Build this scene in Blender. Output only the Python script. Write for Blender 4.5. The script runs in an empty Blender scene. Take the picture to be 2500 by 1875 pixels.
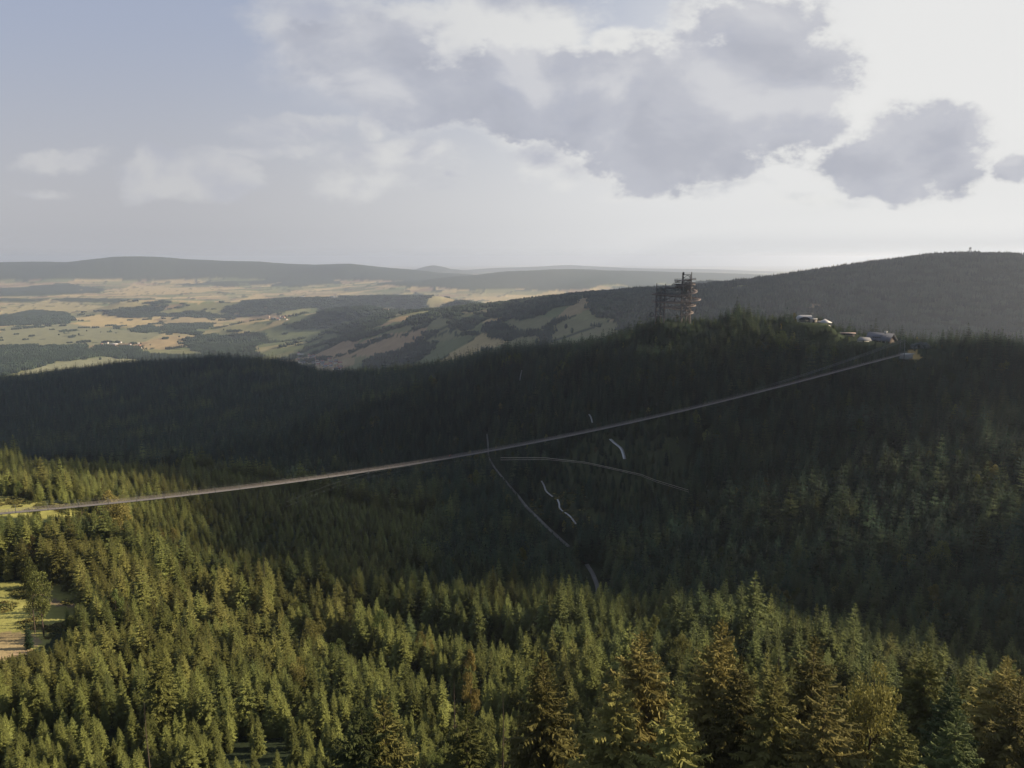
import bpy, bmesh, math, random
import numpy as np
from mathutils import Vector, Matrix
R = math.radians
rng = np.random.default_rng(7)
random.seed(7)
scene = bpy.context.scene
COL = scene.collection

# ------------------------------------------------------------------ camera
CZ = 700.0                       # eye height above the far valley datum
F, CX, CY, PITCH = 1925.0, 1250.0, 937.5, R(9.13)
cp, sp = math.cos(PITCH), math.sin(PITCH)
cd = bpy.data.cameras.new('camera')
cd.sensor_width = 36.0
cd.lens = 36.0 * F / 2500.0
cd.clip_start = 1.0
cd.clip_end = 200000.0
cam = bpy.data.objects.new('camera', cd)
COL.objects.link(cam)
cam.location = (0, 0, CZ)
cam.rotation_euler = (R(90) - PITCH, 0, 0)
scene.camera = cam

# ------------------------------------------------------------------ exposure, sun, render
HAZE, HAZE_G = 5.4e-5, 0.5
SUN_AZ, SUN_EL = 80.0, 23.0      # degrees right of the view, above the horizon
vs = scene.view_settings
vs.view_transform = 'Standard'; vs.look = 'None'; vs.gamma = 1; vs.exposure = 0.90
sl = bpy.data.lights.new('sun', 'SUN')
sl.energy = 5.0; sl.angle = R(0.5); sl.color = (1.0, 0.84, 0.62)
so = bpy.data.objects.new('sun', sl); COL.objects.link(so)
sdir = Vector((math.sin(R(SUN_AZ)) * math.cos(R(SUN_EL)), math.cos(R(SUN_AZ)) * math.cos(R(SUN_EL)), math.sin(R(SUN_EL))))
so.rotation_euler = sdir.to_track_quat('Z', 'Y').to_euler()
so.location = (0, 0, CZ + 500)
cy = scene.cycles
cy.max_bounces = 5; cy.diffuse_bounces = 2; cy.glossy_bounces = 2; cy.transmission_bounces = 3
cy.volume_bounces = 1; cy.transparent_max_bounces = 8
cy.use_denoising = True; cy.denoiser = 'OPENIMAGEDENOISE'; cy.denoising_prefilter = 'ACCURATE'; cy.denoising_input_passes = 'RGB_ALBEDO_NORMAL'
cy.use_adaptive_sampling = False

def pix_dir(u, v):
    X, Y = (u - CX) / F, (CY - v) / F
    return np.array([X, cp + Y * sp, -sp + Y * cp])
def P(u, v, y, dz=0.0):
    """world point (z relative to the eye) seen at photo pixel u,v at forward distance y"""
    d = pix_dir(u, v)
    return (d[0] / d[1] * y, y, d[2] / d[1] * y + dz)
def project(x, y, z):
    """z relative to the eye -> photo pixel"""
    cyy = y * cp - z * sp
    czz = y * sp + z * cp
    cyy = np.maximum(cyy, 1e-3)
    return CX + F * x / cyy, CY - F * czz / cyy

# ------------------------------------------------------------------ world: sky with clouds
class NT:
    def __init__(s, tree): s.t = tree; s.n = tree.nodes; s.l = tree.links
    def new(s, typ, **kw):
        n = s.n.new(typ)
        for k, v in kw.items(): setattr(n, k, v)
        return n
    def put(s, sock, v):
        if isinstance(v, bpy.types.NodeSocket): s.l.new(v, sock)
        elif v is not None: sock.default_value = v
    def m(s, op, a, b=None, c=None, clamp=False):
        n = s.new('ShaderNodeMath', operation=op, use_clamp=clamp)
        s.put(n.inputs[0], a)
        if b is not None: s.put(n.inputs[1], b)
        if c is not None: s.put(n.inputs[2], c)
        return n.outputs[0]
    def vm(s, op, a, b=None, out=0):
        n = s.new('ShaderNodeVectorMath', operation=op)
        s.put(n.inputs[0], a)
        if b is not None: s.put(n.inputs[1], b)
        return n.outputs[out]
    def sstep(s, x, a, b):
        n = s.new('ShaderNodeMapRange', interpolation_type='SMOOTHSTEP')
        s.put(n.inputs[0], x); s.put(n.inputs[1], a); s.put(n.inputs[2], b)
        n.inputs[3].default_value = 0; n.inputs[4].default_value = 1
        return n.outputs[0]
    def noise(s, vec, scale, det=6, rough=0.55, col=False, dist=0.0):
        n = s.new('ShaderNodeTexNoise'); s.put(n.inputs['Vector'], vec)
        n.inputs['Scale'].default_value = scale; n.inputs['Detail'].default_value = det
        n.inputs['Roughness'].default_value = rough; n.inputs['Distortion'].default_value = dist
        return n.outputs[1 if col else 0]
    def mix(s, f, a, b, mode='MIX'):
        n = s.new('ShaderNodeMix', data_type='RGBA', blend_type=mode)
        s.put(n.inputs[0], f); s.put(n.inputs[6], a); s.put(n.inputs[7], b)
        return n.outputs[2]

def srgb(r, g, b):
    f = lambda c: ((c / 255 + 0.055) / 1.055) ** 2.4 if c > 10 else c / 255 / 12.92
    return (f(r), f(g), f(b), 1)

def sky_xy(U, V):                 # pixel of the 2212-wide preview -> tangent-plane sky coordinate
    d = pix_dir(U * 1.1302, V * 1.1302)
    return d[0] / d[1], d[2] / d[1]

world = bpy.data.worlds.new('World'); scene.world = world; world.use_nodes = True
W = NT(world.node_tree); W.n.clear()
geo = W.new('ShaderNodeTexCoord').outputs['Generated']
sep = W.new('ShaderNodeSeparateXYZ'); W.l.new(geo, sep.inputs[0])
dx, dy, dz_ = sep.outputs
dyc = W.m('MAXIMUM', dy, 0.12)
sx = W.m('DIVIDE', dx, dyc); sz = W.m('DIVIDE', dz_, dyc)
cmb = W.new('ShaderNodeCombineXYZ'); W.l.new(sx, cmb.inputs[0]); W.l.new(sz, cmb.inputs[1])
pos = cmb.outputs[0]
stretch = W.vm('MULTIPLY', pos, (1.0, 1.55, 1.0))
warpn = W.noise(stretch, 5.0, 5, 0.6, col=True)
warp = W.vm('MULTIPLY', W.vm('SUBTRACT', warpn, (0.5, 0.5, 0.5)), (0.13, 0.09, 0))
wp = W.vm('ADD', pos, warp)
n1 = W.m('SUBTRACT', W.noise(stretch, 9.0, 10, 0.62), 0.5)
n2 = W.m('SUBTRACT', W.noise(W.vm('ADD', stretch, (3.1, 7.7, 0)), 26.0, 8, 0.62), 0.5)
m1a = W.noise(W.vm('ADD', stretch, (5.0, 1.0, 0)), 6.5, 5, 0.5, dist=0.4)
m1b = W.noise(W.vm('ADD', stretch, (5.035, 1.05, 0)), 6.5, 5, 0.5, dist=0.4)
relief = W.m('MULTIPLY', W.m('SUBTRACT', m1a, m1b), 2.6)
n3 = W.m('SUBTRACT', W.noise(W.vm('ADD', pos, (9.1, 2.2, 0)), 3.2, 5, 0.55), 0.5)

def blobs(lst, vec, k=0.12):
    acc = None
    for (U, V, ru, rv, a) in lst:
        bx_, bz_ = sky_xy(U, V)
        rx, rz = ru * 1.1302 / F, rv * 1.1302 / F
        q = W.vm('MULTIPLY', W.vm('SUBTRACT', vec, (bx_, bz_, 0)), (1 / rx, 1 / rz, 0))
        e = W.m('SUBTRACT', a, W.vm('LENGTH', q, out=1))
        acc = e if acc is None else W.m('SMOOTH_MAX', acc, e, k)
    return acc

grey = [  # thick clouds seen from their shaded side
    (760, 140, 190, 105, 1.15), (900, 210, 190, 75, 1.15), (1080, 200, 160, 100, 1.15), (680, 80, 110, 70, 1.0),
    (1150, 270, 150, 60, 1.05), (1230, 190, 190, 90, 1.1), (1330, 270, 200, 90, 1.1), (1430, 240, 240, 130, 1.2), (1450, 340, 160, 85, 1.0),
    (1620, 180, 220, 130, 1.25), (1640, 70, 140, 95, 1.15), (1600, 270, 180, 80, 1.15), (1730, 270, 110, 70, .8), (1700, 90, 90, 60, .8),
    (1370, 350, 110, 60, 1.1), (1500, 360, 150, 50, 1.05), (1860, 350, 125, 60, 1.05), (1990, 320, 150, 90, 1.1), (1900, 385, 135, 45, 1.05),
    (2060, 370, 80, 55, .9), (2200, 370, 60, 35, .9), (2010, 270, 60, 45, .8)]
white = [  # sunlit, thin or bright clouds
    (700, 30, 210, 70, 1.0), (860, 70, 150, 90, .9), (1000, 90, 130, 110, 1.0), (1150, 60, 170, 90, 1.0), (1310, 85, 90, 35, 1.0), (1060, 0, 180, 60, 1.0),
    (1510, 30, 60, 60, 1.0), (1210, 340, 110, 70, .9), (1320, 370, 80, 50, .9), (1560, 395, 160, 45, .7), (350, 376, 66, 36, 1.7),
    (455, 380, 72, 36, 1.7), (1335, 205, 34, 40, 1.2), (1400, 92, 60, 30, 1.1), (560, 385, 60, 26, .8), (640, 285, 210, 30, .8), (560, 325, 360, 26, .6), (120, 345, 160, 26, .7), (60, 395, 130, 20, .5), (800, 400, 300, 50, .6),
    (790, 290, 60, 45, .85), (860, 345, 200, 60, .75), (960, 378, 60, 15, .6), (1750, 440, 180, 40, .6)]
gD = W.m('ADD', blobs(grey, wp), W.m('ADD', W.m('MULTIPLY', n1, 0.74), W.m('MULTIPLY', n2, 0.40)))
wD = W.m('ADD', blobs(white, wp), W.m('ADD', W.m('MULTIPLY', n1, 1.1), W.m('MULTIPLY', n2, 0.55)))

nish = W.new('ShaderNodeTexSky', sky_type='NISHITA')
nish.sun_disc = False
nish.sun_elevation = R(SUN_EL); nish.sun_rotation = R(SUN_AZ)
nish.altitude = 1100; nish.air_density = 1.0; nish.dust_density = 1.2; nish.ozone_density = 1.0
nsc = W.vm('SCALE', nish.outputs[0]); nsc_n = nsc.node; nsc_n.inputs['Scale'].default_value = 0.085
nb = W.mix(0.90, nsc, srgb(166, 175, 196))           # a thin milky veil over the clear sky
# milky air: paler towards the horizon and towards the sun
gx = W.sstep(sx, -0.50, 0.36)
low = W.sstep(sz, 0.34, 0.02)
hor = W.mix(gx, srgb(184, 184, 187), srgb(229, 229, 228))
base = W.mix(W.m('MULTIPLY', low, 0.95), nb, hor)
gl = W.vm('LENGTH', W.vm('MULTIPLY', W.vm('SUBTRACT', wp, (0.78, 0.20, 0)), (1.0, 1.1, 0)), out=1)
glow = W.m('MULTIPLY', W.sstep(gl, 0.86, 0.34), 0.98)
base = W.mix(glow, base, srgb(229, 229, 228))
# white clouds
wa = W.m('MULTIPLY', W.sstep(wD, -0.08, 0.50), W.m('ADD', 0.62, W.m('MULTIPLY', W.sstep(sx, -0.35, 0.0), 0.30)))
wcol = W.mix(W.sstep(sx, -0.5, 0.30), srgb(206, 206, 207), srgb(229, 229, 227))
wsh = W.mix(W.sstep(W.m('ADD', relief, W.m('MULTIPLY', n1, 0.6)), -0.5, 0.25), srgb(180, 183, 194), wcol)
c1 = W.mix(wa, base, wsh)
# grey clouds, bright where thin, soft towards the left
soft = W.m('ADD', W.m('MULTIPLY', W.sstep(sx, 0.1, -0.3), 0.35), 0.24)
gr = W.new('ShaderNodeMapRange', interpolation_type='SMOOTHSTEP'); W.l.new(gD, gr.inputs[0]); gr.inputs[1].default_value = -0.06; W.l.new(soft, gr.inputs[2])
ga = W.m('MULTIPLY', gr.outputs[0], 0.97)
gcol = W.mix(W.sstep(sx, -0.35, 0.40), srgb(174, 178, 190), srgb(189, 191, 199))
gcol = W.mix(W.m('MULTIPLY', W.sstep(W.m('ADD', W.m('MULTIPLY', n3, 1.2), W.m('MULTIPLY', n1, 1.1)), -0.05, 0.50), 0.65), gcol, srgb(206, 207, 211))
gcol = W.mix(W.m('MULTIPLY', W.sstep(W.m('ADD', n3, W.m('MULTIPLY', n2, 0.5)), 0.0, -0.32), 0.6), gcol, srgb(168, 173, 189))
rim = W.mix(W.sstep(sx, -0.35, 0.1), srgb(190, 192, 200), srgb(224, 224, 223))
gcol = W.mix(W.m('MULTIPLY', W.sstep(relief, 0.0, 0.5), 0.6), gcol, srgb(216, 216, 218))
gcol = W.mix(W.m('MULTIPLY', W.sstep(relief, 0.0, -0.5), 0.5), gcol, srgb(163, 167, 179))
gsh = W.mix(W.sstep(W.m('ADD', gD, W.m('MULTIPLY', n2, 0.9)), 0.02, 0.40), rim, gcol)
c2 = W.mix(ga, c1, gsh)
# overhead and behind: plain sky
front = W.sstep(dy, 0.12, 0.40)
back = W.mix(0.45, nsc, srgb(150, 158, 178))
c3 = W.mix(front, back, c2)
bg = W.new('ShaderNodeBackground'); W.l.new(c3, bg.inputs[0]); bg.inputs[1].default_value = 0.55
wo = W.new('ShaderNodeOutputWorld'); W.l.new(bg.outputs[0], wo.inputs[0])
world.cycles.sampling_method = 'MANUAL'; world.cycles.sample_map_resolution = 512

# ------------------------------------------------------------------ helpers
def tag(o, label=None, cat=None, group=None, kind=None):
    if label: o['label'] = label
    if cat: o['category'] = cat
    if group: o['group'] = group
    if kind: o['kind'] = kind
    return o
def empty(name, loc, rz=0.0):
    o = bpy.data.objects.new(name, None); COL.objects.link(o)
    o.location = loc; o.rotation_euler = (0, 0, rz); o.empty_display_size = 1
    return o
def link_mesh(name, me, parent=None):
    o = bpy.data.objects.new(name, me); COL.objects.link(o)
    if parent is not None: o.parent = parent
    return o
def np_mesh(name, V, Fq, mats, mat_idx=None, smooth=False):
    """V (n,3), Fq list of arrays (k,3) or (k,4)"""
    me = bpy.data.meshes.new(name)
    V = np.asarray(V, np.float32)
    if not isinstance(Fq, (list, tuple)): Fq = [Fq]
    Fq = [np.asarray(f, np.int32) for f in Fq if len(f)]
    loops = np.concatenate([f.ravel() for f in Fq])
    tot = np.concatenate([np.full(len(f), f.shape[1], np.int32) for f in Fq])
    start = np.concatenate([[0], np.cumsum(tot)[:-1]]).astype(np.int32)
    me.vertices.add(len(V)); me.vertices.foreach_set('co', V.ravel())
    me.loops.add(len(loops)); me.loops.foreach_set('vertex_index', loops)
    me.polygons.add(len(tot)); me.polygons.foreach_set('loop_start', start); me.polygons.foreach_set('loop_total', tot)
    for m_ in (mats if isinstance(mats, (list, tuple)) else [mats]): me.materials.append(m_)
    if mat_idx is not None: me.polygons.foreach_set('material_index', np.asarray(mat_idx, np.int32))
    if smooth: me.polygons.foreach_set('use_smooth', np.ones(len(tot), bool))
    me.update(calc_edges=True)
    return me
class MB:
    """collects boxes, bars and tubes for one mesh"""
    def __init__(s): s.v = []; s.f3 = []; s.f4 = []; s.n = 0
    def add(s, V, f4=(), f3=()):
        s.v.append(np.asarray(V, float))
        if len(f4): s.f4.append(np.asarray(f4) + s.n)
        if len(f3): s.f3.append(np.asarray(f3) + s.n)
        s.n += len(V)
    def box(s, x0, x1, y0, y1, z0, z1, M=None):
        V = np.array([[x, y, z] for x in (x0, x1) for y in (y0, y1) for z in (z0, z1)], float)
        if M is not None: V = V @ np.array(M.to_3x3()).T + np.array(M.translation)
        s.add(V, [[0, 1, 3, 2], [4, 6, 7, 5], [0, 4, 5, 1], [2, 3, 7, 6], [0, 2, 6, 4], [1, 5, 7, 3]])
    def bar(s, a, b, w, h=None, up=(0, 0, 1)):
        a, b = np.array(a, float), np.array(b, float); d = b - a; L = np.linalg.norm(d)
        if L < 1e-6: return
        d /= L; h = h or w
        u = np.array(up, float)
        if abs(d @ u) > 0.98: u = np.array([1.0, 0, 0])
        r = np.cross(d, u); r /= np.linalg.norm(r); u = np.cross(r, d)
        V = []
        for p in (a, b):
            for (i, j) in ((-1, -1), (1, -1), (1, 1), (-1, 1)): V.append(p + r * i * w / 2 + u * j * h / 2)
        s.add(V, [[0, 1, 2, 3], [7, 6, 5, 4], [0, 4, 5, 1], [1, 5, 6, 2], [2, 6, 7, 3], [3, 7, 4, 0]])
    def tube(s, pts, rad, n=6, cap=True):
        pts = [np.array(p, float) for p in pts]
        rads = rad if hasattr(rad, '__len__') else [rad] * len(pts)
        V = []; m_ = len(pts)
        for i, p in enumerate(pts):
            d = pts[min(i + 1, m_ - 1)] - pts[max(i - 1, 0)]; d /= (np.linalg.norm(d) + 1e-9)
            u = np.array([0, 0, 1.0]) if abs(d[2]) < 0.95 else np.array([1.0, 0, 0])
            r = np.cross(d, u); r /= np.linalg.norm(r); u = np.cross(r, d)
            for k in range(n):
                a = 2 * math.pi * k / n
                V.append(p + (r * math.cos(a) + u * math.sin(a)) * rads[i])
        f = []
        for i in range(m_ - 1):
            for k in range(n):
                f.append([i * n + k, i * n + (k + 1) % n, (i + 1) * n + (k + 1) % n, (i + 1) * n + k])
        s.add(V, f)
    def ribbon(s, pts, w, th):
        pts = [np.array(p, float) for p in pts]; V = []; m_ = len(pts)
        for i, p in enumerate(pts):
            d = pts[min(i + 1, m_ - 1)] - pts[max(i - 1, 0)]; r = np.array([d[1], -d[0], 0]); r /= (np.linalg.norm(r) + 1e-9)
            V += [p - r * w / 2, p + r * w / 2, p + r * w / 2 - [0, 0, th], p - r * w / 2 - [0, 0, th]]
        f = []
        for i in range(m_ - 1):
            for k in range(4): f.append([i * 4 + k, i * 4 + (k + 1) % 4, i * 4 + 4 + (k + 1) % 4, i * 4 + 4 + k])
        s.add(V, f)
    def mesh(s, name, mat, smooth=False):
        Fs = []
        if s.f4: Fs.append(np.concatenate(s.f4))
        if s.f3: Fs.append(np.concatenate(s.f3))
        return np_mesh(name, np.concatenate(s.v), Fs, mat, smooth=smooth)
    def build(s, name, mat, parent=None, smooth=False):
        return link_mesh(name, s.mesh(name, mat, smooth), parent)

# ------------------------------------------------------------------ numpy noise
def _h(ix, iy, seed):
    n = (ix.astype(np.int64) * 374761393 + iy.astype(np.int64) * 668265263 + seed * 974634777) & 0xffffffff
    n = ((n ^ (n >> 13)) * 1274126177) & 0xffffffff
    n = n ^ (n >> 16)
    return (n & 0xffffff) / float(0xffffff)
def vnoise(x, y, seed=0):
    ix, iy = np.floor(x), np.floor(y); fx, fy = x - ix, y - iy
    fx = fx * fx * (3 - 2 * fx); fy = fy * fy * (3 - 2 * fy)
    ix = ix.astype(np.int64); iy = iy.astype(np.int64)
    a = _h(ix, iy, seed); b = _h(ix + 1, iy, seed); c = _h(ix, iy + 1, seed); d = _h(ix + 1, iy + 1, seed)
    return (a + (b - a) * fx) * (1 - fy) + (c + (d - c) * fx) * fy
def fbm(x, y, sc, octv=4, seed=0, gain=0.5):
    x = np.asarray(x, float); y = np.asarray(y, float)
    s = np.zeros_like(x); a = 1.0; t = 0.0
    for o in range(octv):
        s += a * (vnoise(x / sc * 2 ** o, y / sc * 2 ** o, seed + o * 17) * 2 - 1); t += a; a *= gain
    return s / t
def ss(a, b, x):
    t = np.clip((x - a) / (b - a), 0, 1); return t * t * (3 - 2 * t)

# ------------------------------------------------------------------ terrain
TH = 17.0   # height of the wood that the skyline of the near ridges is read from
ridge_pix = [(2700, 845, 740), (2500, 832, 745), (2370, 812, 770), (2290, 828, 740), (2200, 806, 800), (2060, 797, 805), (1990, 792, 815), (1900, 760, 830),
             (1850, 752, 835), (1790, 752, 840), (1700, 770, 850), (1600, 792, 880), (1500, 820, 950), (1400, 838, 1050),
             (1300, 840, 1150), (1190, 862, 1200), (1080, 882, 1300), (1000, 889, 1400), (900, 893, 1500),
             (835, 905, 1600), (790, 912, 1650), (720, 880, 1700), (630, 870, 1750), (540, 866, 1800),
             (440, 872, 1850), (340, 880, 1900), (220, 897, 1950), (110, 914, 2000), (0, 920, 2050), (-300, 935, 2100)]
near_pts = []
ridge_tab = []
for (u, v, y) in ridge_pix:
    x, yy, z = P(u, v, y, -TH)
    near_pts.append((x, yy, z))
    rr = math.hypot(x, yy); k = 1 + 330 / rr
    near_pts.append((x * k, yy * k, z - 95))
    ridge_tab.append((math.atan2(x, yy), rr))
ridge_tab.sort()
RA = np.array([t[0] for t in ridge_tab]); RR = np.array([t[1] for t in ridge_tab])
near_pts += [
    (0, 0, -50), (-60, 0, -56), (60, 0, -46), (160, 0, -46), (-160, 0, -84), (0, -120, -28), (220, -120, -26), (-240, -120, -70),
    (0, 90, -82), (60, 90, -71), (130, 90, -68), (-60, 90, -94), (-130, 90, -102), (0, 45, -62), (-60, 45, -72), (0, 135, -96), (90, 140, -90), (-90, 140, -106),
    (-150, 200, -113), (-210, 210, -118), (-150, 240, -120), (-230, 260, -122), (-300, 200, -118),
    (0, 240, -133), (90, 240, -130), (-80, 260, -137), (150, 180, -115),
    P(565, 1277, 400, -16), P(790, 1345, 350, -17), P(1070, 1405, 300, -17), P(1300, 1438, 275, -17), P(1600, 1470, 240, -18),
    P(1750, 1455, 235, -18), P(1980, 1470, 215, -18), P(2150, 1580, 185, -18), P(2380, 1610, 180, -18), P(2600, 1610, 190, -18),
    # left hump
    P(0, 1255, 345), P(-300, 1255, 350), P(200, 1245, 370), P(0, 1150, 500, -6), P(250, 1150, 500, -6), P(450, 1190, 460, -7), P(0, 1090, 600, -14),
    P(250, 1100, 600, -14), P(450, 1112, 600, -14), P(-300, 1080, 620, -14), P(640, 1235, 450, -15), P(480, 1120, 700, -40), P(200, 1100, 760, -50),
    # valley floor from the head on the right to the far left
    (700, 400, -98), (480, 360, -125), (240, 335, -166), P(1458, 1458, 440), P(1390, 1340, 535), P(1330, 1262, 600), P(1240, 1150, 740), P(1190, 1100, 850),
    (-150, 880, -228), (-450, 1050, -262), (-900, 1250, -305), (-1500, 1500, -350),
    # opposite slope
    (120, 700, -142), (200, 640, -152), (330, 620, -128), (420, 560, -122), (250, 480, -168), (340, 455, -152), (30, 850, -150), (-60, 1000, -160), (-200, 1200, -200),
    (-350, 1350, -235), (-700, 1600, -260), (-500, 1300, -262),
    # head of the valley, right of the frame
    (700, 0, -50), (450, 100, -75), (1000, 300, -48), (900, 600, -62), (1300, 900, -60), (1500, 200, -40), (600, -300, -30), (0, -500, -10), (-600, -200, -180),
    (-600, 300, -210), (-900, 800, -300), (-450, 450, -165), (-420, 620, -175),
]
near_pts = np.array(near_pts, float)
def _ker(d2): return np.sqrt(d2 + 50.0 ** 2)
_A = _ker(((near_pts[:, None, :2] - near_pts[None, :, :2]) ** 2).sum(-1))
_n = len(near_pts)
_M = np.zeros((_n + 3, _n + 3)); _M[:_n, :_n] = _A + np.eye(_n) * -0.5
_Q = np.c_[np.ones(_n), near_pts[:, :2] / 1000]
_M[:_n, _n:] = _Q; _M[_n:, :_n] = _Q.T
_w = np.linalg.solve(_M, np.r_[near_pts[:, 2], 0, 0, 0])
def near_h(x, y):
    out = np.empty(len(x))
    for i in range(0, len(x), 60000):
        xs, ys = x[i:i + 60000], y[i:i + 60000]
        d2 = (xs[:, None] - near_pts[None, :, 0]) ** 2 + (ys[:, None] - near_pts[None, :, 1]) ** 2
        out[i:i + 60000] = _ker(d2) @ _w[:_n] + _w[_n] + _w[_n + 1] * xs / 1000 + _w[_n + 2] * ys / 1000
    return out
def Q(U, V, y, dz=0.0):           # same as P for a pixel read from the 2212-wide preview
    return P(U * 1.1302, V * 1.1302, y, dz)
far_ridges = [   # (crest points, half width)
    ([Q(-200, 572, 15000), Q(0, 568, 15000), Q(90, 566, 15000), Q(150, 570, 15000), Q(200, 562, 15000), Q(240, 554, 15200), Q(340, 555, 15400), Q(400, 562, 15500), Q(500, 565, 15500), Q(560, 566, 15500),
      Q(620, 572, 15500), Q(700, 573, 15300), Q(760, 569, 15000), Q(800, 577, 15000), Q(860, 583, 15000), Q(950, 592, 15000)], 1500),
    ([Q(900, 584, 21000), Q(935, 574, 21000), Q(975, 583, 21000)], 900),
    ([Q(1000, 585, 24000), Q(1100, 579, 24000), Q(1170, 577, 24000), Q(1230, 572, 24000), Q(1280, 577, 24000), Q(1400, 581, 24000), Q(1500, 582, 24000), Q(1700, 588, 24000)], 2200),
    ([Q(920, 608, 12500), Q(1000, 598, 12500), Q(1100, 588, 12500), Q(1160, 585, 12500), Q(1230, 583, 13000), Q(1330, 586, 14000), Q(1500, 590, 15000), Q(1700, 596, 15000)], 1300),
    ([Q(300, 648, 8200), Q(500, 652, 8200), Q(640, 645, 8000), Q(800, 640, 8000), Q(880, 640, 7800), Q(940, 640, 7700), Q(990, 652, 7600)], 420),
    ([Q(600, 690, 6200), Q(680, 676, 6000), Q(740, 666, 5900), Q(790, 664, 5800), Q(850, 669, 5700), Q(900, 683, 5600), Q(960, 690, 5400)], 480),
    ([Q(860, 690, 4900), Q(960, 684, 4500), Q(1060, 684, 4200), Q(1180, 688, 3700), Q(1300, 694, 3300), Q(1420, 700, 2900)], 620),
    ([Q(940, 672, 6100), Q(1000, 650, 6000), Q(1060, 668, 5900)], 260),
    ([Q(1060, 668, 4300, -12), Q(1130, 652, 4100, -12), Q(1200, 641, 3900, -14), Q(1280, 630, 3700, -14), Q(1350, 623, 3500, -14), Q(1450, 622, 3350, -14), Q(1500, 613, 3300, -14),
      Q(1620, 602, 3250, -14), Q(1700, 593, 3200, -14), Q(1800, 576, 3200, -14), Q(1900, 564, 3200, -14), Q(1990, 549, 3200, -14), Q(2060, 542, 3200, -14), Q(2110, 541, 3200, -14),
      Q(2160, 546, 3200, -14), Q(2212, 547, 3200, -14), Q(2500, 560, 3300, -14), Q(2900, 600, 3300, -14)], 850),
    ([Q(1490, 618, 6500), Q(1530, 608, 6500), Q(1580, 618, 6500)], 420),
]
far_ridges = [(np.array(p), w) for p, w in far_ridges]
def far_h(x, y):
    r = np.hypot(x, y)
    z = np.interp(r, [0, 3000, 8000, 12000, 15000, 25000, 60000], [-600, -600, -590, -520, -480, -560, -640])
    z = z + fbm(x, y, 1500, 3, 5) * 26 + fbm(x, y, 5200, 2, 9) * 30
    for pts, w in far_ridges:
        best = np.full(len(x), 1e12); D2 = []; CC = []
        for a, b in zip(pts[:-1], pts[1:]):
            ab = b[:2] - a[:2]; L2 = (ab ** 2).sum()
            t = np.clip(((x - a[0]) * ab[0] + (y - a[1]) * ab[1]) / L2, 0, 1)
            d2 = (x - a[0] - t * ab[0]) ** 2 + (y - a[1] - t * ab[1]) ** 2
            c = a[2] + t * (b[2] - a[2])
            best = np.minimum(best, d2); D2.append(d2); CC.append(c)
        wt_ = [np.exp(-np.clip((d2 - best) / (w * w * .12 + best * .25), 0, 60)) for d2 in D2]
        cz = sum(a_1 * c for a_1, c in zip(wt_, CC)) / sum(wt_)
        ww = w * (1 + 0.35 * fbm(x, y, w * 1.3, 3, 31))
        g = np.exp(-best / ww ** 2)
        z = z + np.maximum(cz - z, 0) * g
    return z
PADS = [(*P(1648, 789, 842), 16, 60), (*P(1970, 786, 814), 16, 55), (*P(2014, 788, 806), 8, 40), (*P(2140, 836, 788), 16, 50), (*P(2070, 815, 802), 7, 30), (*P(2108, 834, 778), 6, 30),
        (*P(2232, 872, 712), 10, 50), (*P(2250, 849, 748), 8, 34)]
def H(x, y):
    x = np.atleast_1d(np.asarray(x, float)); y = np.atleast_1d(np.asarray(y, float))
    r = np.hypot(x, y); az = np.arctan2(x, y)
    rr = np.interp(az, RA, RR, left=RR[0], right=RR[-1])
    s = ss(rr + 180, rr + 1250, r)
    z = np.zeros(len(x))
    nm = s < 1
    if nm.any(): z[nm] += near_h(x[nm], y[nm]) * (1 - s[nm])
    fm = s > 0
    if fm.any(): z[fm] += far_h(x[fm], y[fm]) * s[fm]
    amp = 2.2 + 3.0 * ss(300, 2000, r)
    z += fbm(x, y, 85, 4, 3) * amp * ss(60, 200, r)
    for px, py, pz, r0, r1 in PADS:      # levelled building ground
        dd = np.hypot(x - px, y - py); w = 1 - ss(r0, r1, dd)
        z = z * (1 - w) + pz * w
    return z
def hit(u, v, y0=60, y1=60000):
    """where the sight line through photo pixel u,v meets the ground"""
    ys = np.geomspace(y0, y1, 900); d = pix_dir(u, v)
    xs = d[0] / d[1] * ys; zs = d[2] / d[1] * ys
    k = np.nonzero(zs < H(xs, ys))[0]
    if len(k) == 0: return None
    i = k[0]
    if i == 0: return np.array([xs[0], ys[0], zs[0]])
    yy = np.linspace(ys[i - 1], ys[i], 40); xx = d[0] / d[1] * yy; zz = d[2] / d[1] * yy
    j = np.nonzero(zz <= H(xx, yy))[0]; j = j[0] if len(j) else 39
    return np.array([xx[j], yy[j], H(xx[j], yy[j])[0]])
def ground_poly(pix, y0=60):
    pts = [hit(u, v, y0) for (u, v) in pix]
    return np.array([p[:2] for p in pts if p is not None])
def inside(poly, x, y):
    if len(poly) < 3: return np.zeros(len(x), bool)
    bb = (x > poly[:, 0].min()) & (x < poly[:, 0].max()) & (y > poly[:, 1].min()) & (y < poly[:, 1].max())
    res = np.zeros(len(x), bool); xs, ys = x[bb], y[bb]; c = np.zeros(len(xs), bool)
    j = len(poly) - 1
    for i in range(len(poly)):
        xi, yi, xj, yj = poly[i, 0], poly[i, 1], poly[j, 0], poly[j, 1]
        c ^= ((yi > ys) != (yj > ys)) & (xs < (xj - xi) * (ys - yi) / (yj - yi + 1e-12) + xi); j = i
    res[bb] = c
    return res
def c1p(lst): return [(a / 2.458, 550 + b / 2.458) for a, b in lst]
def c2p(lst): return [(800 + a / 2.458, 550 + b / 2.458) for a, b in lst]

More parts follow.
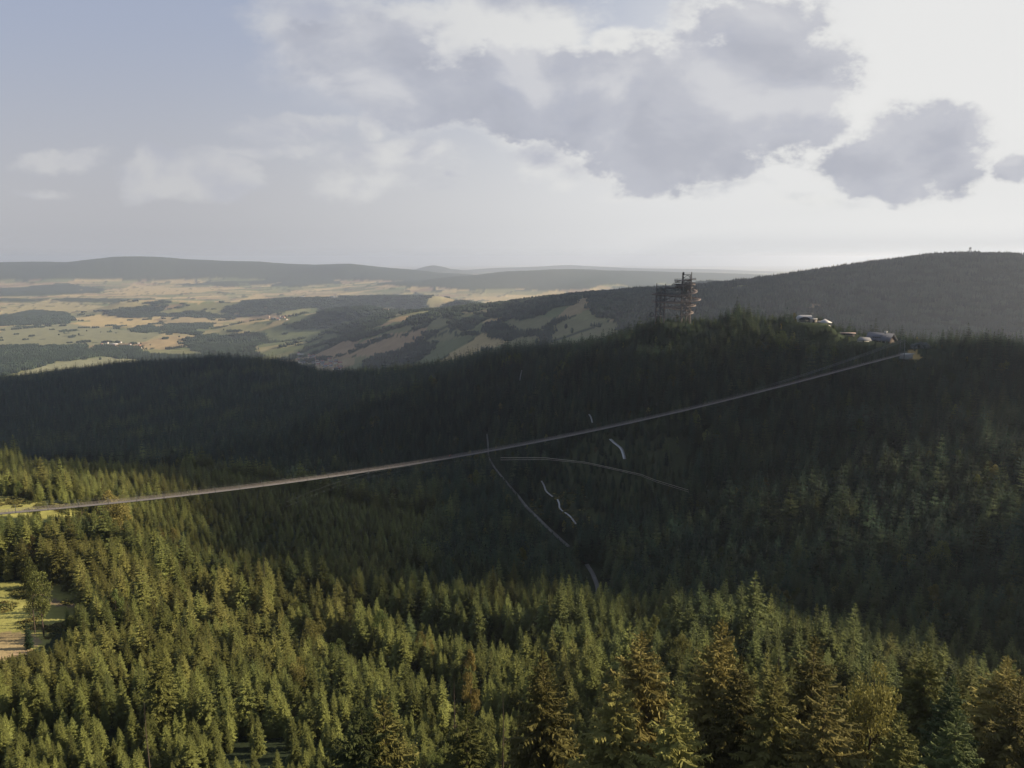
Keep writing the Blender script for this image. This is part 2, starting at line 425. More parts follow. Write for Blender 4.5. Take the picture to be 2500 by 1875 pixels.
YEL, TAN, OLV, GRN, BRN = (.40, .31, .15), (.34, .26, .14), (.19, .185, .085), (.12, .14, .06), (.27, .19, .11)
far_fields = [
    (c1p([(70, 905), (340, 825), (640, 790), (830, 800), (900, 830), (660, 880), (400, 930), (240, 930)]), (.24, .235, .135)),
    (c1p([(0, 610), (400, 590), (980, 650), (860, 700), (500, 725), (0, 722)]), (.205, .20, .11)),
    (c1p([(420, 585), (800, 545), (900, 560), (960, 580), (780, 612), (500, 600)]), (.42, .32, .15)),
    (c1p([(830, 750), (910, 690), (1000, 660), (1200, 665), (1090, 700), (950, 740)]), (.36, .27, .14)),
    (c1p([(950, 550), (1300, 545), (1530, 552), (1300, 590), (1000, 600)]), (.33, .26, .14)),
    (c1p([(620, 410), (800, 350), (1000, 372), (1450, 380), (1200, 405), (900, 418)]), YEL),
    (c1p([(430, 330), (640, 305), (780, 312), (700, 340)]), YEL),
    (c1p([(900, 345), (1060, 312), (1240, 335), (1200, 352)]), YEL),
    (c1p([(1020, 455), (1550, 412), (1610, 430), (1200, 470)]), YEL),
    (c1p([(0, 510), (300, 450), (620, 485), (900, 470), (600, 525), (300, 520), (0, 540)]), (.33, .28, .14)),
    (c1p([(1230, 640), (1400, 600), (1620, 600), (1520, 640)]), (.27, .25, .12)),
    (c1p([(1500, 640), (1720, 590), (1960, 610), (2150, 640), (1780, 700), (1560, 740)]), (.13, .145, .07)),
    (c2p([(0, 770), (250, 680), (500, 640), (660, 590), (640, 640), (480, 720), (250, 790), (60, 795)]), (.33, .23, .13)),
    (c2p([(360, 575), (430, 548), (520, 538), (510, 562), (430, 580)]), (.42, .29, .14)),
    (c2p([(640, 560), (760, 560), (900, 640), (720, 690), (560, 700)]), (.19, .185, .09)),
    (c2p([(930, 585), (960, 562), (1070, 558), (1020, 590)]), (.42, .30, .14)),
    (c2p([(1060, 600), (1120, 565), (1260, 540), (1500, 560), (1800, 620), (1700, 700), (1100, 690), (900, 640)]), (.19, .18, .09)),
    (c2p([(300, 470), (450, 440), (540, 450), (500, 500), (300, 495)]), (.17, .18, .09)),
    (c2p([(640, 480), (700, 455), (830, 450), (760, 500)]), (.30, .24, .12)),
    (c2p([(870, 425), (1200, 435), (1100, 470), (960, 470)]), YEL),
    (c2p([(780, 515), (1000, 505), (960, 520), (800, 528)]), YEL),
]
far_woods = [
    c1p([(795, 640), (800, 615), (880, 603), (960, 612), (960, 640), (880, 646)]),
    c1p([(975, 600), (1100, 590), (1270, 590), (1280, 610), (1140, 630), (1210, 645), (1180, 660), (1080, 650)]),
    c1p([(1100, 690), (1200, 665), (1400, 650), (1600, 645), (1620, 690), (1500, 760), (1300, 770), (1150, 740)]),
    c1p([(1700, 600), (1900, 540), (2212, 488), (2212, 612), (1960, 618)]),
    c2p([(0, 490), (180, 488), (420, 530), (350, 590), (200, 640), (0, 650)]),
    c1p([(1330, 520), (1450, 470), (1750, 430), (2212, 430), (2212, 482), (1900, 500), (1700, 520)]),
    c2p([(0, 435), (560, 420), (780, 445), (600, 470), (640, 520), (400, 490), (300, 480), (0, 480)]),
    c2p([(640, 500), (790, 470), (850, 440), (980, 490), (930, 510), (760, 515)]),
    c1p([(610, 520), (900, 480), (1020, 480), (900, 560), (650, 540)]),
    c1p([(900, 540), (1200, 520), (1700, 525), (1500, 545), (950, 548)]),
    c1p([(0, 545), (200, 510), (400, 520), (430, 560), (400, 592), (0, 605)]),
    c1p([(0, 730), (500, 722), (530, 745), (850, 800), (640, 785), (340, 820), (60, 900), (0, 900)]),
    c1p([(540, 760), (600, 720), (820, 730), (900, 780), (1050, 780), (900, 810), (700, 800)]),
    c1p([(0, 380), (400, 350), (640, 385), (600, 410), (100, 430), (0, 430)]),
    c2p([(720, 640), (760, 560), (900, 560), (930, 580), (850, 640)]),
    c2p([(910, 650), (930, 600), (1080, 590), (1200, 640), (1380, 660), (1100, 680)]),
    c2p([(950, 545), (1100, 490), (1400, 430), (1620, 400), (1500, 470), (1280, 540), (1150, 560), (960, 560)]),
    c2p([(480, 590), (520, 545), (640, 545), (640, 565), (540, 600)]),
    [(1440, 748), (1470, 712), (1530, 700), (1640, 640), (2900, 520), (2900, 980), (1560, 840), (1500, 800)],
    c2p([(0, 700), (210, 640), (350, 610), (480, 590), (470, 600), (330, 640), (180, 690), (0, 715)]),
    c2p([(160, 735), (400, 660), (560, 640), (420, 668), (200, 745)]),
    c2p([(570, 650), (760, 665), (900, 672), (880, 685), (700, 672), (580, 662)]),
]
far_fields = [(ground_poly(p, 1500), c) for p, c in far_fields]
far_woods = [ground_poly(p, 1500) for p in far_woods]

def voro(x, y, s, seed):
    ix, iy = np.floor(x / s), np.floor(y / s)
    best = np.full(len(x), 1e18); sec = best.copy(); idv = np.zeros(len(x))
    for a in (-1, 0, 1):
        for b in (-1, 0, 1):
            gx_, gy_ = ix + a, iy + b
            px = (gx_ + _h(gx_, gy_, seed)) * s; py = (gy_ + _h(gx_, gy_, seed + 1)) * s
            d = np.hypot(x - px, y - py); k = d < best
            sec = np.where(k, best, np.minimum(sec, d)); idv = np.where(k, _h(gx_, gy_, seed + 2), idv); best = np.where(k, d, best)
    return idv, sec - best
def far_cover(x, y):
    """albedo (n,3) and wood mask for country beyond the near ridge"""
    n = len(x)
    wx = x + fbm(x, y, 700, 3, 71) * 140; wy = y + fbm(x, y, 700, 3, 72) * 140
    ca, sa = math.cos(0.35), math.sin(0.35)
    rx, ry = wx * ca + wy * sa, (-wx * sa + wy * ca)
    idv, edge = voro(rx * 0.42, ry, 210, 11)
    pal = np.array([YEL, TAN, OLV, GRN, OLV, BRN, (.30, .26, .13), (.15, .165, .075)])
    alb = pal[(idv * 7.999).astype(int)] * (0.85 + 0.3 * ((idv * 97) % 1))[:, None]
    wn = fbm(x * 0.55 + 999, y, 900, 5, 40)
    wood = (wn > 0.27) | ((edge < 13) & (fbm(x, y, 260, 2, 44) > -0.05) & (idv > .25))
    for poly, c in far_fields:
        k = inside(poly, x + fbm(x, y, 300, 2, 8) * 14, y + fbm(x, y, 300, 2, 18) * 14)
        alb[k] = c; wood[k] = (edge[k] < 9) & (fbm(x[k], y[k], 160, 2, 45) > 0.12)
    for poly in far_woods:
        k = inside(poly, x + fbm(x, y, 170, 3, 28) * 45, y + fbm(x, y, 170, 3, 38) * 45)
        wood[k] = fbm(x[k], y[k], 210, 3, 46) > -0.62
    return alb, wood
FOREST = np.array((.030, .040, .020))

# clearings of the near slopes
TRAIL = [hit(*p) for p in [(1190, 1060), (1193, 1085), (1193, 1110), (1200, 1130), (1222, 1160), (1245, 1187), (1265, 1210), (1283, 1236), (1305, 1258), (1325, 1277), (1345, 1296), (1362, 1311), (1378, 1326), (1390, 1336)]]
TRAIL2 = [hit(*p) for p in [(1432, 1378), (1446, 1398), (1457, 1425), (1461, 1445), (1456, 1462)]]
TRACKS = [[hit(*p) for p in q] for q in (
    [(1322, 1176), (1329, 1188), (1332, 1200), (1342, 1209), (1349, 1214)],
    [(1361, 1221), (1366, 1232), (1365, 1241), (1374, 1250)],
    [(1379, 1253), (1393, 1263), (1400, 1273), (1406, 1281)],
    [(1490, 1074), (1505, 1087), (1516, 1095), (1521, 1106), (1525, 1122)],
    [(1438, 1013), (1443, 1020), (1446, 1033)],
    [(1274, 905), (1271, 918), (1269, 930)], [(1395, 851), (1397, 860)])]
def chaikin(pts, k=2):
    pts = [np.array(p, float) for p in pts]
    for _ in range(k):
        q = [pts[0]]
        for a, b in zip(pts[:-1], pts[1:]): q += [a * .75 + b * .25, a * .25 + b * .75]
        q.append(pts[-1]); pts = q
    return pts
clear_polys = [ground_poly(p) for p in (
    [(-260, 1395), (40, 1420), (150, 1425), (195, 1455), (205, 1490), (165, 1530), (130, 1560), (105, 1590), (60, 1612), (0, 1628), (-260, 1650)],
    [(-300, 1222), (60, 1225), (150, 1236), (225, 1243), (200, 1262), (90, 1262), (-300, 1275)],
    [(50, 1122), (200, 1127), (330, 1138), (460, 1150), (440, 1158), (300, 1150), (180, 1140), (50, 1134)])]
def polydist(pts, x, y):
    best = np.full(len(x), 1e9)
    for a, b in zip(pts[:-1], pts[1:]):
        a, b = np.array(a[:2]), np.array(b[:2]); ab = b - a; t = np.clip(((x - a[0]) * ab[0] + (y - a[1]) * ab[1]) / ((ab ** 2).sum() + 1e-9), 0, 1)
        best = np.minimum(best, np.hypot(x - a[0] - t * ab[0], y - a[1] - t * ab[1]))
    return best
lit_path = [hit(*p) for p in [(-40, 1612), (20, 1608), (60, 1600), (85, 1590)]]
path3 = [hit(*p) for p in [(70, 1425), (100, 1448), (130, 1472), (165, 1487), (175, 1480)]]
bare = ground_poly([(-60, 1545), (40, 1548), (110, 1550), (112, 1570), (70, 1598), (0, 1612), (-60, 1612)])
summit = ground_poly([(2215, 858), (2238, 853), (2250, 866), (2235, 878), (2210, 882)])

def near_cover(x, y):
    n = len(x); alb = np.tile(FOREST, (n, 1))
    n1 = fbm(x, y, 30, 4, 52)[:, None]
    alb = alb * (1 + 0.35 * n1)
    tx, ty = x + fbm(x, y, 22, 3, 61) * 6, y + fbm(x, y, 22, 3, 62) * 6
    grass = np.array((.25, .24, .075)) * (1 + 0.5 * fbm(x, y, 12, 4, 53)[:, None])
    for p in clear_polys:
        k = inside(p, tx, ty); alb[k] = grass[k]
    k = inside(bare, tx, ty); alb[k] = (np.array((.30, .235, .125)) * (1 + .4 * fbm(x, y, 9, 3, 57)[:, None]))[k]
    for pl, w, c in ((lit_path, 2.4, (.36, .27, .16)), (path3, 1.5, (.22, .17, .10))):
        k = polydist(pl, tx, ty) < w; alb[k] = c
    k = inside(summit, tx, ty); alb[k] = (.36, .26, .10)
    # thin young wood with pale ground on the slope below the lift line
    k = np.hypot((x - 85) / 60, (y - 640) / 70) < 1 + .3 * fbm(x, y, 40, 3, 63)
    alb[k] = (np.array((.055, .065, .03)) * (1 + .5 * n1))[k]
    return np.clip(alb, .004, .9)

def build_shading_cloud():
    """a broad flat-based cumulus high on the sun's side; its shadow lies over the valley and the far ridge flank"""
    foot = np.array([(-1900, 1450), (-1100, 930), (-620, 720), (-330, 650), (-170, 545), (-75, 455), (0, 352), (110, 292), (200, 240), (290, 196), (420, 160), (640, 130), (900, 250),
                     (900, 690), (620, 690), (350, 700), (135, 730), (-69, 745), (-45, 850), (60, 930), (60, 1150), (-10, 1500), (-250, 2000), (-800, 2600), (-1500, 2800), (-2100, 2700)], float)
    hc = 1750.0; zg = -130.0
    k = (hc - zg) / math.tan(R(SUN_EL)); off = np.array([k * math.sin(R(SUN_AZ)), k * math.cos(R(SUN_AZ))])
    g = np.random.default_rng(17); V = []; T = []; n = 0
    bm = bmesh.new(); bmesh.ops.create_icosphere(bm, subdivisions=2, radius=1); sv = np.array([v.co[:] for v in bm.verts]); st_ = np.array([[v.index for v in f.verts] for f in bm.faces]); bm.free()
    st = 46.0
    gx_, gy_ = np.meshgrid(np.arange(-2150, 950, st), np.arange(100, 2850, st)); gx_ = gx_.ravel() + g.uniform(-12, 12, gx_.size); gy_ = gy_.ravel() + g.uniform(-12, 12, gy_.size)
    ok = inside(foot, gx_, gy_)
    for q in ((2150, 1150), (2290, 1080), (2420, 1010), (2020, 1290), (2440, 1180), (2250, 1260)):   # ragged gaps cut so sun reaches the right-hand slope
        hx, hy, hz_ = hit(*q); kz = (hz_ + 15 - zg) / math.tan(R(SUN_EL)); hx -= kz * math.sin(R(SUN_AZ)); hy -= kz * math.cos(R(SUN_AZ))
        ok &= ~((np.hypot(gx_ - hx, gy_ - hy) < 88) & (g.random(gx_.size) < .80))
    for x, y in zip(gx_[ok], gy_[ok]):
        r = g.uniform(38, 50); zz = g.uniform(0, 25)
        v = sv * (1 + .12 * np.sin(sv @ g.normal(size=3) * 3)[:, None]) * [r, r, r * .8] + [x + off[0], y + off[1], hc + zz]
        V.append(v); T.append(st_ + n); n += len(v)
    V = np.concatenate(V); V[:, 2] += CZ
    mt, t, b = new_mat('cloud_white'); b.inputs['Base Color'].default_value = (.85, .86, .88, 1); b.inputs['Roughness'].default_value = 1
    tag(link_mesh('cloud', np_mesh('cloud', V, [np.concatenate(T)], mt, smooth=True)), kind='structure')
    # a second one, also added out of view, to shade the high wooded hill
    V = []; T = []; n = 0; st = 130.0; hc = 2300.0; zg = -100.0
    k = (hc - zg) / math.tan(R(SUN_EL)); off = np.array([k * math.sin(R(SUN_AZ)), k * math.cos(R(SUN_AZ))])
    gx_, gy_ = np.meshgrid(np.arange(500, 4200, st), np.arange(1900, 4600, st)); gx_ = gx_.ravel() + g.uniform(-35, 35, gx_.size); gy_ = gy_.ravel() + g.uniform(-35, 35, gy_.size)
    ok = (gy_ > 2250) & (gx_ > 350 + (gy_ - 1900) * .08) & (fbm(gx_, gy_, 900, 2, 3) > -.75)
    for x, y in zip(gx_[ok], gy_[ok]):
        r = g.uniform(105, 140); v = sv * (1 + .12 * np.sin(sv @ g.normal(size=3) * 3)[:, None]) * [r, r, r * .7] + [x + off[0], y + off[1], hc + CZ + g.uniform(0, 60)]
        V.append(v); T.append(st_ + n); n += len(v)
    tag(link_mesh('cloud', np_mesh('cloud', np.concatenate(V), [np.concatenate(T)], mt, smooth=True)), kind='structure')
# ground mesh: rings round the eye point, fine where the photograph looks
az = np.concatenate([np.arange(-180, -44, 3.0), np.arange(-44, 44, 0.085), np.arange(44, 180, 3.0)])
az = np.radians(az)
rad = np.concatenate([[4.0, 20.0, 40.0], np.geomspace(60, 62000, 900)])
nA, nR = len(az), len(rad)
GX = (rad[:, None] * np.sin(az)[None]).ravel(); GY = (rad[:, None] * np.cos(az)[None]).ravel()
GZ = H(GX, GY)
rr_ = np.hypot(GX, GY); rl_ = np.interp(np.arctan2(GX, GY), RA, RR, left=RR[0], right=RR[-1])
isfar = rr_ > rl_ + 250
ALB = np.zeros((len(GX), 3)); 
a_, w_ = far_cover(GX[isfar], GY[isfar])
hillf = far_h(GX[isfar], GY[isfar])
rf = rr_[isfar]; bz = np.interp(rf, [0, 3000, 8000, 12000, 15000, 25000, 60000], [-600, -600, -590, -520, -480, -560, -640])
w_ |= ((rf > 10500) & (hillf - bz > 95 + 60 * fbm(GX[isfar], GY[isfar], 1300, 3, 90)))
w_ |= (rf < 2400) & (fbm(GX[isfar], GY[isfar], 500, 3, 91) > -0.3)
a_[w_] = FOREST * 1.1
ALB[isfar] = a_; ALB[~isfar] = near_cover(GX[~isfar], GY[~isfar])
WOODF = np.zeros(len(GX)); tmp = np.zeros(isfar.sum()); tmp[w_] = 1; WOODF[isfar] = tmp
# far woods too distant for single trees stand a little above the fields
GZ = GZ + np.where((WOODF > 0) & (rr_ > 9000), 13.0, 0.0)
i0 = (np.arange(nR - 1)[:, None] * nA + np.arange(nA)[None]).ravel()
j1 = (np.arange(nA) + 1) % nA
i1 = (np.arange(nR - 1)[:, None] * nA + j1[None]).ravel()
quads = np.stack([i0, i0 + nA, i1 + nA, i1], 1)
center = len(GX)
tris = np.stack([np.full(nA, center), np.arange(nA), j1], 1)
GV = np.c_[np.r_[GX, 0], np.r_[GY, 0], np.r_[GZ, H([0.], [0.])[0]] + CZ]

def new_mat(name):
    m_ = bpy.data.materials.new(name); m_.use_nodes = True; t = NT(m_.node_tree)
    return m_, t, t.n['Principled BSDF']
build_shading_cloud()
gm, t, b = new_mat('ground')
att = t.new('ShaderNodeAttribute', attribute_name='land')
tc = t.new('ShaderNodeNewGeometry').outputs['Position']
na = t.noise(tc, 0.02, 8, 0.65); nb2 = t.noise(tc, 0.5, 5, 0.6)
fac = t.m('ADD', t.m('MULTIPLY', na, 0.7), t.m('MULTIPLY', nb2, 0.5))
fac = t.m('ADD', fac, 0.40)
vmul = t.vm('SCALE', att.outputs['Vector']); t.l.new(fac, vmul.node.inputs['Scale'])
t.l.new(vmul, b.inputs['Base Color']); b.inputs['Roughness'].default_value = 1; b.inputs['Specular IOR Level'].default_value = 0.05
bmp = t.new('ShaderNodeBump'); bmp.inputs['Strength'].default_value = .5; bmp.inputs['Distance'].default_value = 1.0
t.l.new(t.noise(tc, 0.25, 6, 0.7), bmp.inputs['Height']); t.l.new(bmp.outputs[0], b.inputs['Normal'])
me = np_mesh('terrain', GV, [quads, tris], gm, smooth=True)
ca_ = me.attributes.new('land', 'FLOAT_VECTOR', 'POINT')
ca_.data.foreach_set('vector', np.r_[ALB, FOREST[None]].astype(np.float32).ravel())
tag(link_mesh('terrain', me), kind='structure')

# ------------------------------------------------------------------ materials
def simple(name, col, rough=.8, metal=0.0, spec=.3, var=.25, scale=1.5):
    m_, t, b = new_mat(name)
    p = t.new('ShaderNodeNewGeometry').outputs['Position']
    n = t.noise(p, scale, 5, .6)
    f = t.m('ADD', t.m('MULTIPLY', n, var * 2), 1 - var)
    v = t.vm('SCALE', tuple(col)); t.l.new(f, v.node.inputs['Scale'])
    t.l.new(v, b.inputs['Base Color']); b.inputs['Roughness'].default_value = rough; b.inputs['Metallic'].default_value = metal
    b.inputs['Specular IOR Level'].default_value = spec
    return m_
def foliage(name, col, mid, dry, lo=.5, hi=1.5, trans=.22):
    """needle or leaf colour; 'tint' (0..1) turns trees golden, for dry or young growth and painted sunlight"""
    m_, t, b = new_mat(name)
    at = t.new('ShaderNodeAttribute', attribute_name='tint'); at.attribute_type = 'INSTANCER'
    rnd = t.new('ShaderNodeObjectInfo').outputs['Random']
    p = t.new('ShaderNodeTexCoord').outputs['Object']
    n = t.noise(p, 1.1, 4, .6)
    cr = t.new('ShaderNodeValToRGB'); t.l.new(at.outputs['Fac'], cr.inputs[0])
    e0, e1 = cr.color_ramp.elements; e0.color = (*col, 1); e0.position = 0; e1.color = (*dry, 1); e1.position = 1
    em = cr.color_ramp.elements.new(.5); em.color = (*mid, 1)
    base = cr.outputs[0]
    f = t.m('ADD', t.m('MULTIPLY', rnd, hi - lo), lo)
    f = t.m('MULTIPLY', f, t.m('ADD', t.m('MULTIPLY', n, 1.1), .45))
    v = t.vm('SCALE', base); t.l.new(f, v.node.inputs['Scale'])
    t.l.new(v, b.inputs['Base Color']); b.inputs['Roughness'].default_value = .75; b.inputs['Specular IOR Level'].default_value = .12
    tr = t.new('ShaderNodeBsdfTranslucent'); t.l.new(v, tr.inputs[0])
    mx = t.new('ShaderNodeMixShader'); mx.inputs[0].default_value = trans
    t.l.new(b.outputs[0], mx.inputs[1]); t.l.new(tr.outputs[0], mx.inputs[2])
    t.l.new(mx.outputs[0], t.n['Material Output'].inputs[0])
    return m_
M_NEEDLE = foliage('spruce_needles', (.027, .054, .030), (.150, .165, .046), (.19, .142, .046))
M_LEAF = foliage('leaves', (.06, .09, .028), (.15, .155, .045), (.25, .185, .06))
M_BARK = simple('bark', (.075, .055, .042), .9, scale=6)
M_SHRUB = foliage('shrub_leaves', (.07, .085, .03), (.13, .13, .04), (.22, .18, .06))

# ------------------------------------------------------------------ tree meshes
def spruce(seed, h, rad_, whorls, per, detail, bare_to=0.06, top_bias=.85, ragged=.2):
    """returns crown (V, quads, tris) and trunk MB; detail 0 coarse .. 3 fine"""
    g = np.random.default_rng(seed); V = []; Q4 = []; T3 = []; n = 0
    for wi in range(whorls):
        t = bare_to + (0.985 - bare_to) * (wi + g.uniform(-.3, .3)) / (whorls - 1)
        t = min(max(t, bare_to), .985)
        L0 = rad_ * min(1.0, (1 - t) / (.62 if detail < 3 else .52)) ** top_bias * (1 - .25 * max(0, (.18 - t) / .18)) * (1.05 - .12 * t)
        k = max(3, int(per * (0.5 + 0.6 * (1 - t))))
        a0 = g.uniform(0, 6.28)
        for bi in range(k):
            a = a0 + 6.283 * bi / k + g.uniform(-.3, .3)
            L = L0 * g.uniform(1 - ragged * 1.6, 1 + ragged * .6) + .15
            z0 = t * h
            up = .55 * t - .18; dr = .45 * (1 - t) + .12
            d = np.array([math.cos(a), math.sin(a), 0]); sd = np.array([-d[1], d[0], 0])
            def sp_(s): return d * (L * s) + np.array([0, 0, z0 + L * (up * s - dr * s * s + .22 * s ** 3)])
            if detail > 0:   # the solid middle of the bough, sides hanging
                w = L * (.24, .24, .20, .10)[detail]; a1, a2, a3 = sp_(.08), sp_(.52), sp_(.97); hang = np.array([0, 0, .13 * L])
                V += [a1, a2 + sd * w - hang, a3, a2 - sd * w - hang, a2]
                T3 += [[n, n + 1, n + 4], [n + 1, n + 2, n + 4], [n + 2, n + 3, n + 4], [n + 3, n, n + 4]]; n += 5
            if detail == 0:
                w = .36 * L; p1 = sp_(.55)
                V += [sp_(.0), p1 + sd * w - [0, 0, .16 * L], sp_(1), p1 - sd * w - [0, 0, .16 * L], p1 + [0, 0, .02 * L]]
                T3 += [[n, n + 1, n + 4], [n + 1, n + 2, n + 4], [n + 2, n + 3, n + 4], [n + 3, n, n + 4]]; n += 5
            else:
                m_ = {1: 3, 2: 6, 3: 14}[detail]
                for s in np.linspace(.18 if detail < 3 else .12, .97, m_):
                    s = s + g.uniform(-.03, .03); p = sp_(s)
                    tl = (L * (.40 - .20 * s) * (.72 if detail == 3 else 1) + .10) * g.uniform(.75, 1.25)
                    if detail == 1: tl *= 1.3
                    for sg in (-1, 1):
                        if detail == 3 and g.random() < .08: continue
                        q = d * g.uniform(.5, .9) + sd * sg; q /= np.linalg.norm(q)
                        tip = p + q * tl + np.array([0, 0, -tl * g.uniform(.12, .55)])
                        wv = np.cross(q, [0, 0, 1]); wv = wv * tl * (.14 if detail == 3 else .24 if detail > 1 else .34) + np.array([0, 0, g.uniform(-.16, .16) * tl])
                        mid = (p * .5 + tip * .5)
                        V += [p, mid + wv, tip, mid - wv]; Q4.append([n, n + 1, n + 2, n + 3]); n += 4
                        if detail == 3:   # hanging twig below
                            tip2 = mid + q * tl * .2 + np.array([0, 0, -tl * g.uniform(.45, .8)])
                            V += [p * .7 + mid * .3, mid + q * tl * .12, tip2]; T3.append([n, n + 1, n + 2]); n += 3
                e = sp_(1.0); s0 = sp_(.86)
                wv = sd * L * .06
                V += [s0 + wv, e, s0 - wv]; T3.append([n, n + 1, n + 2]); n += 3
    # leader
    for a in (0, 2.1, 4.2):
        d = np.array([math.cos(a), math.sin(a), 0]) * .10
        V += [[0, 0, h * .94] + d * 3, [0, 0, h * 1.012], [0, 0, h * .95] - d * 2]; T3.append([n, n + 1, n + 2]); n += 3
    tr = MB()
    nb_ = 9 if detail >= 2 else 5
    zs = np.linspace(-1.5, h * .985, 7)
    wob = g.normal(0, .05, (7, 2)) * (rad_ / 3)
    tr.tube([(wob[i, 0], wob[i, 1], z) for i, z in enumerate(zs)], [max(.012, .0115 * h * (1 - z / h * .99)) if z > 0 else .0135 * h for z in zs], nb_)
    if detail == 3:
        for wi in range(60):
            t = g.uniform(.1, .8); a = g.uniform(0, 6.28); L = rad_ * (1 - t) * .5; d = np.array([math.cos(a), math.sin(a), -.12])
            tr.tube([(0, 0, t * h), tuple(np.array([0, 0, t * h]) + d * L)], [.035, .012], 4)
    return np.array(V), np.array(Q4).reshape(-1, 4) if Q4 else np.zeros((0, 4), int), np.array(T3).reshape(-1, 3), tr
def crown_mesh(name, V, Q4, T3, mat): return np_mesh(name, V, [f for f in (Q4, T3) if len(f)], mat)
def whole_mesh(name, V, Q4, T3, tr, mat):
    tv = np.concatenate(tr.v); tf = np.concatenate(tr.f4) + len(V)
    Fs = [f for f in (Q4, T3) if len(f)] + [tf]
    idx = np.concatenate([np.zeros(len(f), int) for f in Fs[:-1]] + [np.ones(len(tf), int)])
    return np_mesh(name, np.r_[V, tv], Fs, [mat, M_BARK], idx)
def leafy(seed, h, rad_, nleaf, size, form='round'):
    """broadleaf: limbs carrying leaf clumps spread through an uneven crown"""
    g = np.random.default_rng(seed); V = []; Q4 = []; n = 0; tr = MB()
    base = .28 * h if form != 'column' else .15 * h
    tr.tube([(0, 0, -1.5), (0, 0, base), (.1, 0, h * .8)], [.018 * h, .014 * h, .03], 7)
    cl = []
    for i in range(26 if form != 'far' else 12):
        t = g.uniform(0, 1); zc = base + (h - base) * t
        prof = math.sin(math.pi * min(1, .18 + .80 * t)) ** .7 if form != 'column' else (1 - t) ** .5 * .9 + .1
        a = g.uniform(0, 6.28); rr2 = rad_ * prof * g.uniform(.25, .85)
        c = np.array([math.cos(a) * rr2, math.sin(a) * rr2, zc]); cl.append((c, rad_ * g.uniform(.26, .46) * (.6 + .4 * prof)))
        if i % 2 == 0: tr.tube([(0, 0, max(base * .8, zc - rr2 * 1.1)), tuple(c)], [.006 * h, .02], 4)
    per = nleaf // len(cl)
    for c, cr in cl:
        dv = g.normal(size=(per, 3)); dv /= np.linalg.norm(dv, axis=1)[:, None]
        pp = c + dv * cr * g.uniform(.55, 1.1, (per, 1)) * [1, 1, .75]
        for p in pp:
            a = g.normal(size=3); a /= np.linalg.norm(a); b2 = np.cross(a, g.normal(size=3)); b2 /= np.linalg.norm(b2)
            s = size * g.uniform(.6, 1.3)
            V += [p - a * s, p + b2 * s * .55, p + a * s, p - b2 * s * .55]; Q4.append([n, n + 1, n + 2, n + 3]); n += 4
    return np.array(V), np.array(Q4), np.zeros((0, 3), int), tr

# one 20 m spruce per variant; placed copies are scaled
VB = [spruce(100 + i, 20, (2.9, 3.3, 2.6, 3.6)[i], 27, 10, 2, bare_to=(.05, .08, .1, .04)[i], ragged=(.2, .3, .25, .35)[i]) for i in range(4)]
VC = [spruce(200 + i, 20, (2.9, 3.4, 2.5)[i], 17, 8, 1, bare_to=.1) for i in range(3)]
VD = [spruce(300 + i, 20, (3.0, 3.5, 2.6)[i], 12, 7, 0, bare_to=.1) for i in range(3)]
VA = [spruce(400 + i, 26, (4.6, 5.2, 4.2, 5.0)[i], (38, 34, 40, 36)[i], 11, 3, bare_to=(.05, .08, .1, .06)[i], top_bias=(.8, .72, .9, .75)[i], ragged=(.3, .42, .3, .38)[i]) for i in range(4)]
LF = [leafy(500 + i, 16, (4.2, 3.4, 4.8)[i], 5200, .20) for i in range(3)]
proto = bpy.data.collections.new('prototypes')      # never linked: only feeds the woods below
def as_collection(name, meshes):
    c = bpy.data.collections.new(name)
    for i, me_ in enumerate(meshes):
        o = bpy.data.objects.new(f'{name}_{chr(97 + i)}', me_); c.objects.link(o)
    return c
C_B = as_collection('wood_fine', [whole_mesh('spruce_fine', *v, M_NEEDLE) for v in VB])
C_C = as_collection('wood_mid', [whole_mesh('spruce_mid', *v, M_NEEDLE) for v in VC])
C_D = as_collection('wood_coarse', [whole_mesh('spruce_coarse', *v, M_NEEDLE) for v in VD])
C_L = as_collection('wood_leafy', [whole_mesh('leafy_tree', *v, M_LEAF) for v in LF])

def clump(seed, conifer, size=42, cnt=26):
    g = np.random.default_rng(seed); V = []; T3 = []; n = 0
    for i in range(cnt):
        x, y = g.uniform(-size / 2, size / 2, 2); h = g.uniform(11, 21) if conifer else g.uniform(8, 16); r = g.uniform(2.6, 4.2) if conifer else g.uniform(3.5, 6)
        k = 7
        if conifer:
            rings = [(0.02, .9), (.35, 1.0), (.38, .62), (.7, .55), (.72, .3), (1.0, 0.0)]
        else:
            rings = [(-.05, .6), (.3, 1.0), (.62, .95), (.86, .6), (1.0, 0.0)]
        idx = []
        for (tz, tr_) in rings:
            if tr_ == 0: V.append([x + g.normal(0, .3), y, h]); idx.append([n]); n += 1
            else:
                row = []
                for j in range(k):
                    a = 6.283 * j / k + g.uniform(-.2, .2); q = r * tr_ * g.uniform(.65, 1.2)
                    V.append([x + math.cos(a) * q, y + math.sin(a) * q, h * tz + g.uniform(-.8, .5)]); row.append(n); n += 1
                idx.append(row)
        for a_i, b_i in zip(idx[:-1], idx[1:]):
            for j in range(k):
                if len(b_i) == 1: T3.append([a_i[j], a_i[(j + 1) % k], b_i[0]])
                else: T3 += [[a_i[j], a_i[(j + 1) % k], b_i[(j + 1) % k]], [a_i[j], b_i[(j + 1) % k], b_i[j]]]
    return np.array(V), np.zeros((0, 4), int), np.array(T3)
M_FARWOOD = foliage('far_wood', (.028, .044, .027), (.05, .065, .032), (.09, .09, .04), trans=.05)
C_CC = as_collection('clump_conifer', [crown_mesh('conifer_clump', *clump(700 + i, True), M_FARWOOD) for i in range(4)])
C_CD = as_collection('clump_leafy', [crown_mesh('leafy_clump', *clump(800 + i, False), M_FARWOOD) for i in range(4)])
